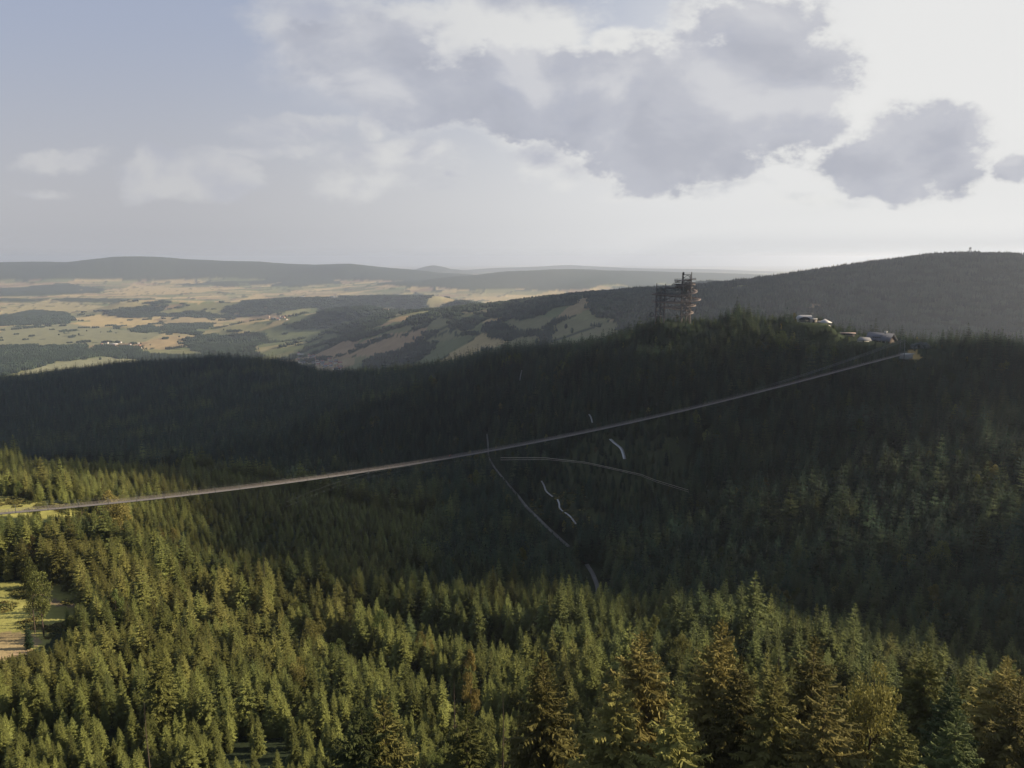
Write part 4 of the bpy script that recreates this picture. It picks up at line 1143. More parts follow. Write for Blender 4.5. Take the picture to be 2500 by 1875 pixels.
M_ROCK = simple('rock', (.085, .10, .09), .95, var=.4, scale=.7)
def wpt(p, up=0.0): return (p[0], p[1], p[2] + CZ + up)

# ------------------------------------------------------------------ suspension footbridge
T0, T1 = -0.105, 1.0
SP = np.linalg.norm(BB - BA)
bo = wpt(bridge_pt(T1)); br = empty('suspension_footbridge', bo)
tag(br, 'very long thin suspension footbridge sagging across the whole valley', 'footbridge')
def rel(p): return (p[0] - bo[0], p[1] - bo[1], p[2] + CZ - bo[2])
def chz(t):  # height of the carrying ropes above the deck
    return 1.3 + 10.8 * ((t - .44) / .56) ** 2.5 if t > .44 else 1.3 + 2.2 * ((.44 - t) / .56) ** 2
ts = np.linspace(T0, T1, 360)
d = MB(); d.ribbon([rel(bridge_pt(t)) for t in ts], 1.5, .16); dk = d.build('deck', M_GRATE, br)
e_ = MB()
for s in (-1, 1): e_.ribbon([rel(bridge_pt(t, s * .82, .1)) for t in ts], .10, .34)
e_.build('edge_beam', M_STEEL, br)
for s in (-1, 1):
    m_ = MB()
    for hgt, rd in ((.15, .02), (.3, .02), (.45, .02), (.6, .02), (.75, .02), (.9, .02), (1.05, .02), (1.2, .04)): m_.tube([rel(bridge_pt(t, s * .86, hgt)) for t in ts], rd, 3)
    for t in np.linspace(T0, T1, 700): m_.bar(rel(bridge_pt(t, s * .86, 0)), rel(bridge_pt(t, s * .86, 1.2)), .045)
    m_.build('railing', M_MESH, br)
    c_ = MB()
    for k_ in (0, .35, .9): c_.tube([rel(bridge_pt(t, s * (.95 + .8 * chz(t) / 12), chz(t) + k_ * min(1, max(0, chz(t) - 3) / 4))) for t in ts], [.022 + .026 * max(0, min(1, (t - .5) / .4)) for t in ts], 4)
    c_.build('carrying_rope', M_ROPE, br)
for s in (-1, 1):
    c_ = MB(); c_.tube([rel(bridge_pt(t, s * .45, -.35)) for t in ts], .04, 4); c_.build('deck_rope', M_CABLE, br)
for t in np.linspace(T0 + .004, T1 - .004, 72):
    h_ = MB(); z1 = chz(t)
    w1 = .95 + .8 * z1 / 12
    for s in (-1, 1): h_.bar(rel(bridge_pt(t, s * .9, -.4)), rel(bridge_pt(t, s * w1, z1)), .07)
    h_.bar(rel(bridge_pt(t, -.95, -.3)), rel(bridge_pt(t, .95, -.3)), .10, .14)
    for s in (-1, 1): h_.bar(rel(bridge_pt(t, s * .9, 1.25)), rel(bridge_pt(t, s * .9, 1.95)), .06)
    h_.build('hanger', M_CABLE, br)
# wind rope: a flat bow tied up to the deck, anchored low on the far slope
wr_px = [(700, 1225), (760, 1200), (820, 1178), (900, 1155), (1000, 1138), (1110, 1127), (1222, 1117.5), (1330, 1117.5), (1428, 1128), (1518, 1147.5), (1565, 1158), (1600, 1172), (1680, 1196)]
wt = []
for (u, v) in wr_px:
    dd = pix_dir(u, v); k_ = dd[0] / dd[1]; AB = BB - BA
    tt = (k_ * BA[1] - BA[0]) / (AB[0] - k_ * AB[1]); yb = BA[1] + tt * AB[1]
    yb -= 8 + 60 * abs(tt - .45) ** 1.6
    wt.append((tt, np.array(P(u, v, yb))))
w0 = wt[7][1]
wr = empty('wind_rope', wpt(w0)); tag(wr, 'thin bowed wind rope hanging below the middle of the long footbridge', 'wind rope')
rw = lambda p: tuple(np.array(p) - w0)
for off in (0, 2.6):
    for sl_, mt_, rd_ in ((slice(0, 7), M_CABLE, .03), (slice(6, 99), M_WIRE_SUNLIT, .10)):
        m_ = MB(); m_.tube([rw(p + np.array([0, -off * (.3 + abs(tt - .45) * 2), -off * (.1 + abs(tt - .45)) * 1.6])) for tt, p in wt[sl_]], rd_ if off == 0 else rd_ * .7, 4); m_.build('rope', mt_, wr)
for tt, p in wt[3:12]:
    m_ = MB(); m_.tube([rw(p), rw(bridge_pt(tt, 0, -.3))], .018, 3); m_.bar(rw(p + [0, 0, .35]), rw(p - [0, 0, .35]), .3); m_.build('tie', M_CABLE, wr)
# portal at the far landing
lz = bridge_pt(T1)
pt = empty('bridge_portal', wpt(lz)); tag(pt, 'steel portal and concrete landing where the footbridge meets the far summit', 'bridge portal')
dn = (BB - BA) / SP; nn = np.array([dn[1], -dn[0]])
def pl(a, o, u): return (dn[0] * a + nn[0] * o, dn[1] * a + nn[1] * o, u)
m_ = MB()
for s in (-1, 1):
    m_.bar(pl(1, s * 2.2, -6), pl(1, s * 1.8, 13.4), .45)
    m_.bar(pl(1, s * 1.9, 13), pl(20, s * 3.5, 1.5), .12)
m_.bar(pl(1, -2, 13), pl(1, 2, 13), .4); m_.bar(pl(1, -2.1, 6), pl(1, 2.1, 6), .3)
m_.build('pylon', M_CABLE, pt)
m_ = MB(); m_.box(-5, 5, -3.5, 3.5, -4.2, -.25, Matrix.Translation((dn[0] * 9, dn[1] * 9, 0)) @ Matrix.Rotation(math.atan2(dn[1], dn[0]), 4, 'Z')); m_.build('abutment', M_CONC, pt)
m_ = MB(); m_.box(-7, 7, -4.2, 4.2, -.22, .05, Matrix.Translation((dn[0] * 10, dn[1] * 10, .0)) @ Matrix.Rotation(math.atan2(dn[1], dn[0]), 4, 'Z')); m_.build('landing_slab', M_CONC, pt)
m_ = MB()
for s in (-1, 1):
    m_.bar(pl(2, s * 4, 1.2), pl(18, s * 4, 1.2), .08)
    for a in range(2, 19, 2): m_.bar(pl(a, s * 4, 0), pl(a, s * 4, 1.2), .07)
m_.build('railing', M_STEEL, pt)

# ------------------------------------------------------------------ people on the bridge
def skin_obj(name, verts, edges, radii, mat, parent, sub=1):
    me_ = bpy.data.meshes.new(name); me_.from_pydata(verts, edges, []); me_.materials.append(mat)
    o = link_mesh(name, me_, parent)
    sk = o.modifiers.new('skin', 'SKIN')
    if not me_.skin_vertices: 
        bm = bmesh.new(); bm.from_mesh(me_); bm.verts.layers.skin.verify(); bm.to_mesh(me_); bm.free()
    for i, r_ in enumerate(radii): me_.skin_vertices[0].data[i].radius = (r_, r_ * (1.0))
    me_.skin_vertices[0].data[0].use_root = True
    o.modifiers.new('sub', 'SUBSURF').levels = sub; o.modifiers['sub'].render_levels = sub
    return o
M_SKIN = simple('skin', (.42, .27, .20), .6); M_HAIR = simple('hair', (.04, .025, .015), .7)
def person(t, off, face, top, legs, label, swing):
    p = bridge_pt(t, off, .02); e = empty('person', wpt(p), face)
    V = [(0, 0, .95), (0, .01, 1.15), (0, .0, 1.38), (0, .0, 1.50), (0, .015, 1.62), (0, .02, 1.70),
         (.10, 0, .90), (.11, swing * .5, .50), (.11, swing * .35 - .04, .07), (.11, swing * .35 + .10, .03),
         (-.10, 0, .90), (-.11, -swing * .3, .50), (-.11, -swing * .6 - .06, .09), (-.11, -swing * .6 + .08, .03),
         (.19, 0, 1.40), (.25, -.06 - swing * .2, 1.13), (.23, .06, .90), (.23, .09, .80),
         (-.19, 0, 1.40), (-.25, .02 + swing * .2, 1.13), (-.23, .14, .92), (-.23, .18, .83)]
    E = [(0, 1), (1, 2), (2, 3), (3, 4), (4, 5), (0, 6), (6, 7), (7, 8), (8, 9), (0, 10), (10, 11), (11, 12), (12, 13), (2, 14), (14, 15), (15, 16), (16, 17), (2, 18), (18, 19), (19, 20), (20, 21)]
    Rr = [.12, .11, .13, .055, .095, .08, .085, .058, .04, .032, .085, .058, .04, .032, .058, .042, .03, .028, .058, .042, .03, .028]
    skin_obj('body', V, E, Rr, M_SKIN, e)
    skin_obj('jacket', [V[i] for i in (0, 1, 2, 14, 15, 16, 18, 19, 20)], [(0, 1), (1, 2), (2, 3), (3, 4), (4, 5), (2, 6), (6, 7), (7, 8)], [.15, .14, .155, .08, .06, .045, .08, .06, .045], top, e)
    skin_obj('trousers', [V[i] for i in (0, 6, 7, 8, 10, 11, 12)], [(0, 1), (1, 2), (2, 3), (0, 4), (4, 5), (5, 6)], [.145, .105, .08, .06, .105, .08, .06], legs, e)
    skin_obj('hair', [(0, -.03, 1.60), (0, -.015, 1.72)], [(0, 1)], [.085, .095], M_HAIR, e)
    tag(e, label, 'person', 'walkers on the footbridge')
M_RED = simple('red_jacket', (.55, .09, .05)); M_WHJ = simple('white_jacket', (.75, .75, .72)); M_BLU = simple('dark_trousers', (.04, .05, .08)); M_ORJ = simple('orange_jacket', (.6, .22, .06))
def t_of(u): 
    return float(np.interp(u, [b_[0] for b_ in bridge_px], bt))
person(t_of(1097), .25, .9, M_RED, M_BLU, 'walker in a red top on the middle of the footbridge', .3)
person(t_of(1100), -.35, .9, M_BLU, M_BLU, 'walker in dark clothes beside the one in the red top', .2)
person(t_of(2108), 0, -2.2, M_WHJ, M_BLU, 'walker in a white jacket near the right end of the footbridge', .25)

# ------------------------------------------------------------------ paths and tracks on the slopes
def strip(name, pts, w, mat, label, cat, kind=None, lift=.25, th=.25):
    pts = chaikin(pts, 2); p0 = pts[0]
    q = []
    for p in pts: q.append((p[0] - p0[0], p[1] - p0[1], H([p[0]], [p[1]])[0] + lift - p0[2]))
    m_ = MB(); m_.ribbon(q, w, th); o = m_.build(name, mat); o.location = wpt(p0)
    tag(o, label, cat, kind=kind); return o
M_ROAD = simple('forest_road', (.17, .165, .15), .95, var=.55, scale=.12)
for pts_ in (TRAIL, TRAIL2): strip('forest_path', pts_, 2.8, M_ROAD, None, None, 'structure', lift=.30)
labs = ['uppermost winding piece of pale metal track below the wind rope', 'short middle piece of pale metal track below the wind rope', 'lowest piece of pale metal track ending above the forest road',
        'broad pale curved piece of track high under the right half of the bridge', 'small pale track piece just above the bridge deck', 'small pale track piece high on the ridge flank', 'tiny pale track piece near the left ridge crest']
for pts_, lb in zip(TRACKS, labs):
    strip('slope_track', pts_, 1.3 if lb != labs[3] else 2.6, M_BOB, lb, 'slope track', lift=.8, th=.35)

# ------------------------------------------------------------------ lattice walk tower
tw = empty('lattice_tower', (TOWER[0], TOWER[1], P(1648, 777.8, 842)[2] + CZ), -math.atan2(TOWER[0], TOWER[1])); tag(tw, 'tall lattice lookout tower with looping boardwalks standing on the ridge crest', 'lookout tower')
Z0 = 5.0    # photo base line sits above the hidden foot
def tz(yc): return (1270 - yc) * .0473 + Z0 * 0
def tx(xc): return (xc - 1000) * .0473
GB = -6.0
cols = [(tx(572), -5, tz(480)), (tx(762), -5, tz(490)), (tx(580), 6, tz(700)), (tx(668), 6, tz(560)), (tx(750), 6, tz(700)), (tx(1130), -5, tz(235)), (tx(1325), -5, tz(225)), (tx(1150), 6, tz(290)), (tx(1300), 6, tz(290)), (tx(1235), 0, tz(440))]
for (x_, y_, z_) in cols:
    m_ = MB(); m_.tube([(x_ - .3 if z_ > 30 and x_ < 0 else x_, y_, GB), (x_, y_, z_ * .7), (x_ + .3, y_, z_)], [.75, .65, .42], 8); m_.build('column', M_TIMBER, tw)
def lattice(x0, x1, levels, y_, flip=0):
    m_ = MB()
    for i, (za, zb) in enumerate(zip(levels[:-1], levels[1:])):
        if (i + flip) % 2: m_.bar((x0, y_, za), (x1, y_, zb), .62)
        else: m_.bar((x1, y_, za), (x0, y_, zb), .62)
        m_.bar((x0, y_, zb), (x1, y_, zb), .5)
        mid = ((x0 + x1) / 2, y_, (za + zb) / 2); m_.bar(mid, ((x0 + x1) / 2 + (3 if (i + flip) % 2 else -3), y_, zb), .22)
    m_.build('brace', M_TIMBER if y_ > 0 else M_STEEL, tw)
lattice(tx(572), tx(762), [0, 7, 13, 20, 26, 33], -5); lattice(tx(572), tx(762), [0, 6.5, 13, 19, 26, 31], 6, 1)
lattice(tx(1130), tx(1325), [0, 8, 15, 22, 28, 34, 40], -5, 1); lattice(tx(1130), tx(1325), [0, 7, 14, 21, 28, 35, 41], 6)
m_ = MB()
for x_ in (tx(572), tx(762), tx(1130), tx(1325)):
    for za, zb in ((2, 9), (9, 17), (17, 25), (25, 32)): m_.bar((x_, -5, za), (x_, 6, zb), .45); m_.bar((x_, -5, zb), (x_, 6, zb), .4)
m_.bar((tx(762), -5, 20), (tx(900), -2, tz(790)), .35); m_.bar((tx(762), 6, tz(880)), (tx(910), 4, tz(790)), .35)
m_.build('brace', M_TIMBER, tw)
m_ = MB()   # roof frames
m_.bar((tx(1130), -5, tz(290)), (tx(1330), -5, tz(290)), .4); m_.bar((tx(1135), -5, tz(380)), (tx(1245), -5, tz(295)), .4); m_.bar((tx(1245), -5, tz(295)), (tx(1335), -5, tz(380)), .4)
m_.bar((tx(1130), 6, tz(290)), (tx(1330), 6, tz(290)), .3); m_.bar((tx(1130), -5, tz(290)), (tx(1150), 6, tz(290)), .3); m_.bar((tx(1330), -5, tz(290)), (tx(1300), 6, tz(290)), .3)
m_.bar((tx(590), -5, tz(640)), (tx(668), -5, tz(560)), .4); m_.bar((tx(668), -5, tz(560)), (tx(760), -5, tz(655)), .4); m_.bar((tx(668), -5, tz(560)), (tx(668), 6, tz(560)), .3)
m_.build('roof_frame', M_DARKST, tw)
m_ = MB(); m_.tube([(tx(1157), -5, tz(285)), (tx(1157), -5, tz(228))], [.85, .85], 10); m_.tube([(tx(1157), -5, tz(370)), (tx(1157), -5, tz(330))], .55, 8); m_.build('beacon', M_DARKST, tw)
def walk(pts, w=2.6, smooth=2, rails=True):
    pts = chaikin(pts, smooth)
    m_ = MB(); m_.ribbon(pts, w, .6); m_.build('boardwalk', M_LARCH, tw)
    if rails:
        r_ = MB(); P_ = [np.array(p) for p in pts]
        for s in (-1, 1):
            side = []
            for i, p in enumerate(P_):
                dd = P_[min(i + 1, len(P_) - 1)] - P_[max(i - 1, 0)]; q = np.array([dd[1], -dd[0], 0]); q /= np.linalg.norm(q) + 1e-9; side.append(p + q * s * w / 2)
            for hg in (.45, .85, 1.25): r_.tube([p + [0, 0, hg] for p in side], .10, 3)
            for p in side[::2]: r_.bar(p, p + [0, 0, 1.25], .15)
        r_.build('boardwalk_railing', M_TIMBER, tw)
# loops from the foot upwards: (left reach, right reach, heights)
def loop(xl, xr, zl, zr, zn, wl=7.5, wr=7.5):
    return [(0, -8, (zr + zl) / 2), (xr - 5, -8.5, zr - .6), (xr, -5, zr - .2), (xr + .3, 0, zr), (xr, 5, zr + .2), (xr - 5, 8.5, zr + .6), (0, 8, (zr + zn) / 2), (xl + 5, 8.5, zn - .5), (xl, 4.5, zn - .2), (xl - .2, 0, zn), (xl, -4.5, zn + .2), (xl + 5, -8.5, zn + .5), (0, -8, zn + 1.2)]
walk([(8, -8, 4.2), (13, -8.5, 5.4), (17, -5, 6.2), (18.2, 0, 7.2), (15, 6, 8), (6, 8, 9), (-9, 8, 10.5), (-15, 4, 11.3), (-15.5, 0, 11.6), (-14, -5, 12), (-8, -8, 12.4), (4, -8, 13)])
walk([(4, -8, 13), (14, -8.5, 13.4), (19.5, -4, 14), (20.2, 0, 14.5), (17, 6, 15), (4, 8, 15.8), (-16, 8, 16.6), (-23, 4, 17.2), (-24.3, 0, 17.6), (-22, -5, 17.8), (-12, -8, 17.6), (6, -8, 18.2)])
walk([(6, -8, 18.2), (18, -8.5, 19), (24, -5, 20.2), (25, 0, 21), (21, 6, 21.5), (8, 8, 22.5), (-14, 8, 24), (-23, 4, 25.2), (-24.5, 0, 25.8), (-22, -5, 26), (-12, -7, 25.6), (2, -8, 24.6), (14, -8.5, 26)], w=2.8)
walk([(12, -8.5, 26), (18, -7, 27.4), (21, -2, 28.8), (20.5, 3, 30.2), (17, 7, 31.4), (10, 8, 32), (0, 5, 32), (-10.5, 3, 32.2)], w=3.2)
walk([(6, 7, 32), (1, 3, 33.2), (1, -4, 34.4), (7, -8, 35.4), (15, -8, 36.2), (19, -3, 36.8), (18, 4, 37.2), (11, 8, 37.6), (3, 7, 38.2), (-.5, 2, 38.6), (0, -5, 39.2)], w=2.6)
m_ = MB()
ang = np.linspace(0, 2 * math.pi, 25); m_.ribbon([(9.3 + 9.8 * math.cos(a), 7.8 * math.sin(a), 40.6 + (.9 if math.cos(a) > 0 else 0)) for a in ang], 3.0, .5); m_.box(4, 15, -5, 5, 40.3, 40.7); m_.build('viewing_platform', M_TIMBER, tw)
m_ = MB()
for hg in (.5, .9, 1.3): m_.tube([(9.3 + 11.2 * math.cos(a), 9.2 * math.sin(a), 40.7 + hg + (.9 if math.cos(a) > 0 else 0)) for a in ang], .06, 3)
for a in ang: m_.bar((9.3 + 11.2 * math.cos(a), 9.2 * math.sin(a), 40.7), (9.3 + 11.2 * math.cos(a), 9.2 * math.sin(a), 42.2 + (.9 if math.cos(a) > 0 else 0)), .09)
m_.build('platform_railing', M_DARKST, tw)
for z_, rx_, ry_ in ((36.2, 10.2, 8.0), (33.6, 8.0, 7.0)):
    m_ = MB(); m_.ribbon([(8.6 + rx_ * math.cos(a), ry_ * math.sin(a), z_ + .8 * math.sin(a * .5)) for a in ang], 2.4, .7)
    for a in ang:
        m_.bar((8.6 + (rx_ + 1.1) * math.cos(a), (ry_ + 1.1) * math.sin(a), z_), (8.6 + (rx_ + 1.1) * math.cos(a), (ry_ + 1.1) * math.sin(a), z_ + 2.0), .16)
        m_.bar((8.6 + rx_ * math.cos(a), ry_ * math.sin(a), z_), (8.6 + 4 * math.cos(a), 4 * math.sin(a), z_ - 2.6), .3)
    m_.build('gallery_ring', M_TIMBER, tw)
m_ = MB()
for i in range(14):
    z_ = 3 + i * 2.6; a = i * 1.3
    m_.bar((10.6 + 4.6 * math.cos(a), 4.6 * math.sin(a), z_), (10.6 - 4.6 * math.cos(a), -4.6 * math.sin(a), z_ + 2.2), .4)
    m_.bar((-16 + 3.6 * math.cos(a), 4.6 * math.sin(a), z_ * .8), (-16 - 3.6 * math.cos(a), -4.6 * math.sin(a), z_ * .8 + 2.2), .3)
m_.build('inner_brace', M_TIMBER, tw)
m_ = MB()  # net-hung upper gallery between both halves
for i in range(24):
    x_ = -20 + i * 1.35; m_.bar((x_, -5.4, 25.4 - .05 * i), (x_ + 1.0, -5.4, 32.3), .26); m_.bar((x_ + 1.2, -5.5, 25.4 - .05 * i), (x_, -5.5, 32.3), .26)
    m_.bar((x_, 6.1, 25), (x_ + 1.2, 6.1, 32), .3)
for z_ in (25.2, 27, 28.8, 30.6, 32.2): m_.bar((-20.5, -5.4, z_), (12, -5.4, z_ - (.8 if z_ < 26 else 0)), .16)
m_.build('safety_net', M_NET, tw)
m_ = MB(); m_.bar((-20.5, -5, 24.9), (8, -5, 22.6), .9, .5); m_.bar((-20.5, 6, 24.9), (8, 6, 22.6), .9, .5); m_.bar((-11, -5, 32.4), (6, -5, 32.2), .6); m_.bar((-11, 6, 32.4), (6, 6, 32.2), .6)
for i in range(9): m_.bar((-20 + i * 3, -5, 24.8 - i * .22), (-20 + i * 3, 6, 24.8 - i * .22), .4)
m_.bar((-.2, -4, 22.6), (-1.2, -3, 17.5), 1.0); m_.build('gallery_truss', M_TIMBER, tw)
m_ = MB(); a_s = np.linspace(0, 2 * math.pi * 5.5, 90); m_.tube([(10.6 + 3.1 * math.cos(a), .5 + 3.1 * math.sin(a), 38 - 36 * i / 90) for i, a in enumerate(a_s)], .5, 7); m_.build('tube_slide', M_SLIDE, tw, smooth=True)
m_ = MB(); a_s = np.linspace(0, 2 * math.pi, 25); m_.tube([(tx(480) + 2.2 * math.cos(a), -3, tz(1182) + 2.2 * math.sin(a)) for a in a_s], .55, 8); m_.build('slide_ring', M_DARKST, tw, smooth=True)
m_ = MB(); m_.ribbon([(tx(500), -3, 3.4), (-17, -4, 3.3), (-8, -6, 2.2), (0, -8, 2.8), (8, -8, 4.2)], 2.4, .4); m_.tube([(tx(480), -3, tz(1182)), (tx(480), 3, tz(1182) - .3)], .7, 8); m_.build('entry_walk', M_TIMBER, tw)

# ------------------------------------------------------------------ summit buildings
def facing(p): return -math.atan2(p[0], p[1])
def sized(p, u_px): return u_px * math.hypot(p[0], p[1]) / F
# lift station: barrel roof with a dark glazed nose
st = empty('lift_station', wpt(STATION), facing(STATION) + .30); tag(st, 'chairlift station with white barrel roof and dark glazed front on the summit', 'lift station')
def barrel(m_, x0, x1, y0, y1, z0, h, n=12, th=.3, k=1.0):
    V = []
    for x in (x0, x1):
        for i in range(n + 1):
            a = math.pi * i / n; yc = (y0 + y1) / 2; ry = (y1 - y0) / 2
            V.append((x, yc - ry * math.cos(a), z0 + h * math.sin(a) ** .8))
    for x in (x0, x1):
        for i in range(n + 1):
            a = math.pi * i / n; yc = (y0 + y1) / 2; ry = (y1 - y0) / 2 - th
            V.append((x, yc - ry * math.cos(a), z0 + (h - th) * math.sin(a) ** .8))
    f = []; N1 = n + 1
    for i in range(n):
        f += [[i, i + 1, N1 + i + 1, N1 + i], [2 * N1 + i, 3 * N1 + i, 3 * N1 + i + 1, 2 * N1 + i + 1], [i, 2 * N1 + i, 2 * N1 + i + 1, i + 1], [N1 + i, N1 + i + 1, 3 * N1 + i + 1, 3 * N1 + i]]
    m_.add(V, f)
m_ = MB()
# the barrel runs left-right; nose towards the left
V = []; n = 14
for (x, s) in ((-7.6, .15), (-7.2, .62), (-6.2, .86), (-4.5, .97), (-2, 1), (4, 1), (7.2, 1)):
    for i in range(n + 1):
        a = math.pi * i / n; V.append((x, -4.2 * math.cos(a) * (.6 + .4 * s), 2.6 + 4.6 * s * math.sin(a) ** .75))
N1 = n + 1
f = [[j * N1 + i, j * N1 + i + 1, (j + 1) * N1 + i + 1, (j + 1) * N1 + i] for j in range(6) for i in range(n)]
m_.add(V, f); m_.build('roof', M_WHITE, st, smooth=True)
m_ = MB(); V = []
for i in range(n + 1):
    a = math.pi * i / n; V += [(-6.9 + 13.2 * i / n, -4.32, 2.3), (-6.9 + 13.2 * i / n, -4.32, 2.3 + 3.1 * max(.05, math.sin(a) ** .5))]
m_.add(V, [[2 * i, 2 * i + 2, 2 * i + 3, 2 * i + 1] for i in range(n)])
m_.box(-6.9, 6.3, -4.3, -4.1, 2.2, 2.6); m_.build('front_glazing', M_GLASS, st)
m_ = MB(); m_.box(-6.5, 6.8, -3.8, 3.8, -3, 2.55); m_.box(-9.5, 8, -5.2, 5, -3, -.2); m_.build('base', M_WALLP, st)
m_ = MB(); m_.bar((5.5, 0, 6), (5.5, 0, 8.6), .35); m_.bar((2, 0, 8.7), (9.5, 0, 8.7), .28); m_.bar((2.2, -1.5, 8.9), (9.3, 1.5, 8.9), .2); m_.bar((8, 0, 6), (7, 0, 8.6), .25); m_.build('lift_gantry', M_DARKST, st)
m_ = MB(); m_.box(-5.5, 5, -3.83, -3.78, .6, 1.9); m_.build('window', M_GLASS, st)
kk_ = empty('kiosk', wpt(KIOSK), facing(KIOSK) + .1); tag(kk_, 'small cream flat-roofed kiosk right beside the lift station', 'kiosk')
m_ = MB(); m_.box(-3.4, 3.4, -2.5, 2.5, -3, 3.4); m_.build('wall', M_CREAM, kk_)
m_ = MB(); m_.box(-4.0, 4.0, -3.2, 3.0, 3.41, 3.75); m_.build('roof', M_WHITE, kk_)
m_ = MB(); m_.box(-.9, 1.1, -2.56, -2.5, 0, 2.5); m_.build('door', M_GLASS, kk_)
m_ = MB(); m_.box(3.45, 7.5, -2, 1.5, -3, 1.5); m_.build('side_store', M_WALLP, kk_)
te = empty('pyramid_pavilion', wpt(TENT), facing(TENT) + .5); tag(te, 'open pavilion with pale grey pyramid roof right of the kiosk', 'pavilion')
m_ = MB(); V = [(-5.2, -5.2, 2.9), (5.2, -5.2, 2.9), (5.2, 5.2, 2.9), (-5.2, 5.2, 2.9), (0, 0, 6.6), (-5.0, -5.0, 2.6), (5.0, -5.0, 2.6), (5.0, 5.0, 2.6), (-5.0, 5.0, 2.6)]
m_.add(V, [[0, 5, 6, 1], [1, 6, 7, 2], [2, 7, 8, 3], [3, 8, 5, 0], [5, 8, 7, 6]], [[0, 1, 4], [1, 2, 4], [2, 3, 4], [3, 0, 4]]); m_.build('roof', M_WHITE, te)
for sx_, sy_ in ((-1, -1), (1, -1), (1, 1), (-1, 1)):
    m_ = MB(); m_.bar((sx_ * 4.4, sy_ * 4.4, -2), (sx_ * 4.4, sy_ * 4.4, 2.8), .25); m_.build('post', M_TIMBER, te)
m_ = MB(); m_.box(-4.2, 4.2, -4.2, 4.2, -2, .2); m_.build('floor', M_WALLP, te)
# mountain chalet
ch = empty('mountain_chalet', wpt(CHALET), facing(CHALET) - .48); tag(ch, 'mountain chalet with a big grey pitched roof, dormer and chimney on the summit', 'chalet')
L_, Wd_, EH, RH = 11.5, 8.5, 3.0, 9.5
m_ = MB(); m_.box(-L_, L_, -Wd_ + 1.2, Wd_ - 1.2, -5, EH)
m_.add([(L_, -Wd_ + 1.2, EH), (L_, Wd_ - 1.2, EH), (L_, 0, RH - .6), (-L_, -Wd_ + 1.2, EH), (-L_, Wd_ - 1.2, EH), (-L_, 0, RH - .6)], [], [[0, 1, 2], [3, 5, 4]]); m_.build('wall', M_WALLW, ch)
m_ = MB(); rf_ = L_ + 1.6
V = [(-rf_, -Wd_, EH - .6), (rf_, -Wd_, EH - .6), (rf_, 0, RH), (-rf_, 0, RH), (rf_, Wd_, EH - .6), (-rf_, Wd_, EH - .6)]
V += [(x, y, z - .4) for (x, y, z) in V]
m_.add(V, [[0, 1, 2, 3], [3, 2, 4, 5], [6, 9, 8, 7], [9, 11, 10, 8], [0, 6, 7, 1], [4, 10, 11, 5], [1, 7, 8, 2], [2, 8, 10, 4], [3, 9, 6, 0], [5, 11, 9, 3]]); rf = m_.build('roof', M_ROOFG, ch)
m_ = MB(); m_.box(3.2, 5.6, -.9, .9, RH - 1.2, RH + 1.7); m_.box(3.0, 5.8, -1.1, 1.1, RH + 1.71, RH + 1.95); m_.build('chimney', M_WHITE, rf)
m_ = MB(); m_.add([(-6.5, -6.6, 5.6), (3.2, -6.6, 5.6), (3.2, -1.9, 7.7), (-6.5, -1.9, 7.7), (-6.5, -6.6, 5.2), (3.2, -6.6, 5.2), (3.2, -1.9, 7.3), (-6.5, -1.9, 7.3)], [[0, 1, 2, 3], [4, 7, 6, 5], [0, 4, 5, 1], [1, 5, 6, 2], [3, 7, 4, 0]]); dm = m_.build('dormer_roof', M_ROOFG, ch)
m_ = MB(); m_.box(-5.9, 2.6, -5.9, -2.2, 3.8, 5.5); m_.build('dormer_wall', M_WALLW, ch)
for x_ in (-4.6, -2.4, -.4, 1.6):
    m_ = MB(); m_.box(x_ - .6, x_ + .6, -5.97, -5.9, 4.3, 5.3); m_.build('window', M_GLASS, ch)
for x_ in (-9, -6, -3, 0, 3, 6, 9):
    m_ = MB(); m_.box(x_ - .7, x_ + .7, -7.37, -7.3, .6, 2.1); m_.build('window', M_GLASS, ch)
m_ = MB(); m_.box(7.6, 8.6, -4.2, -3.4, 5.6, 6.6); m_.build('skylight', M_WHITE, ch)
for x_ in (5.2, 9.0):
    m_ = MB(); m_.bar((x_, -8.0, -5), (x_, -8.0, 2.2), .5); m_.build('post', M_CONC, ch)
an = empty('terrace_canopy', wpt(ANNEX), facing(ANNEX) + .15); tag(an, 'pale grey low canopy over the terrace at the left foot of the chalet', 'canopy')
m_ = MB(); V = [(-7, -4.5, 1.8), (7.2, -4.5, 1.3), (6.2, 2.0, 4.0), (-3.2, 2.0, 4.6), (6.5, 5, 2.2), (-5, 5, 2.6)]; V += [(x, y, z - .25) for x, y, z in V]
m_.add(V, [[0, 1, 2, 3], [3, 2, 4, 5], [6, 9, 8, 7], [9, 11, 10, 8], [0, 6, 7, 1], [1, 7, 8, 2], [2, 8, 10, 4], [5, 11, 9, 3], [3, 9, 6, 0], [4, 10, 11, 5]]); m_.build('canopy_roof', M_ROOFL, an)
for x_ in (-5, 0, 5):
    m_ = MB(); m_.bar((x_, -3.6, -3), (x_, -3.6, 1.6), .25); m_.build('post', M_TIMBER, an)
m_ = MB(); m_.box(-5.6, 5.5, -3, 3, -3, .3); m_.build('terrace_base', M_WALLP, an)
pf = empty('snack_hut', wpt(PLATF), facing(PLATF) + .05); tag(pf, 'low hut with a long flat pale pinkish roof left of the chalet', 'hut')
m_ = MB(); m_.box(-7.5, 7.5, -2.0, 2.0, 1.9, 2.45); m_.build('roof', simple('pink_sheet', (.66, .5, .44), .7, var=.08), pf)
m_ = MB(); m_.box(-6.3, 6.3, -1.5, 1.5, -3, 1.88); m_.build('wall', M_TIMBER, pf)
m_ = MB(); m_.box(-4, 4, -1.56, -1.5, .5, 1.6); m_.build('serving_hatch', M_GLASS, pf)
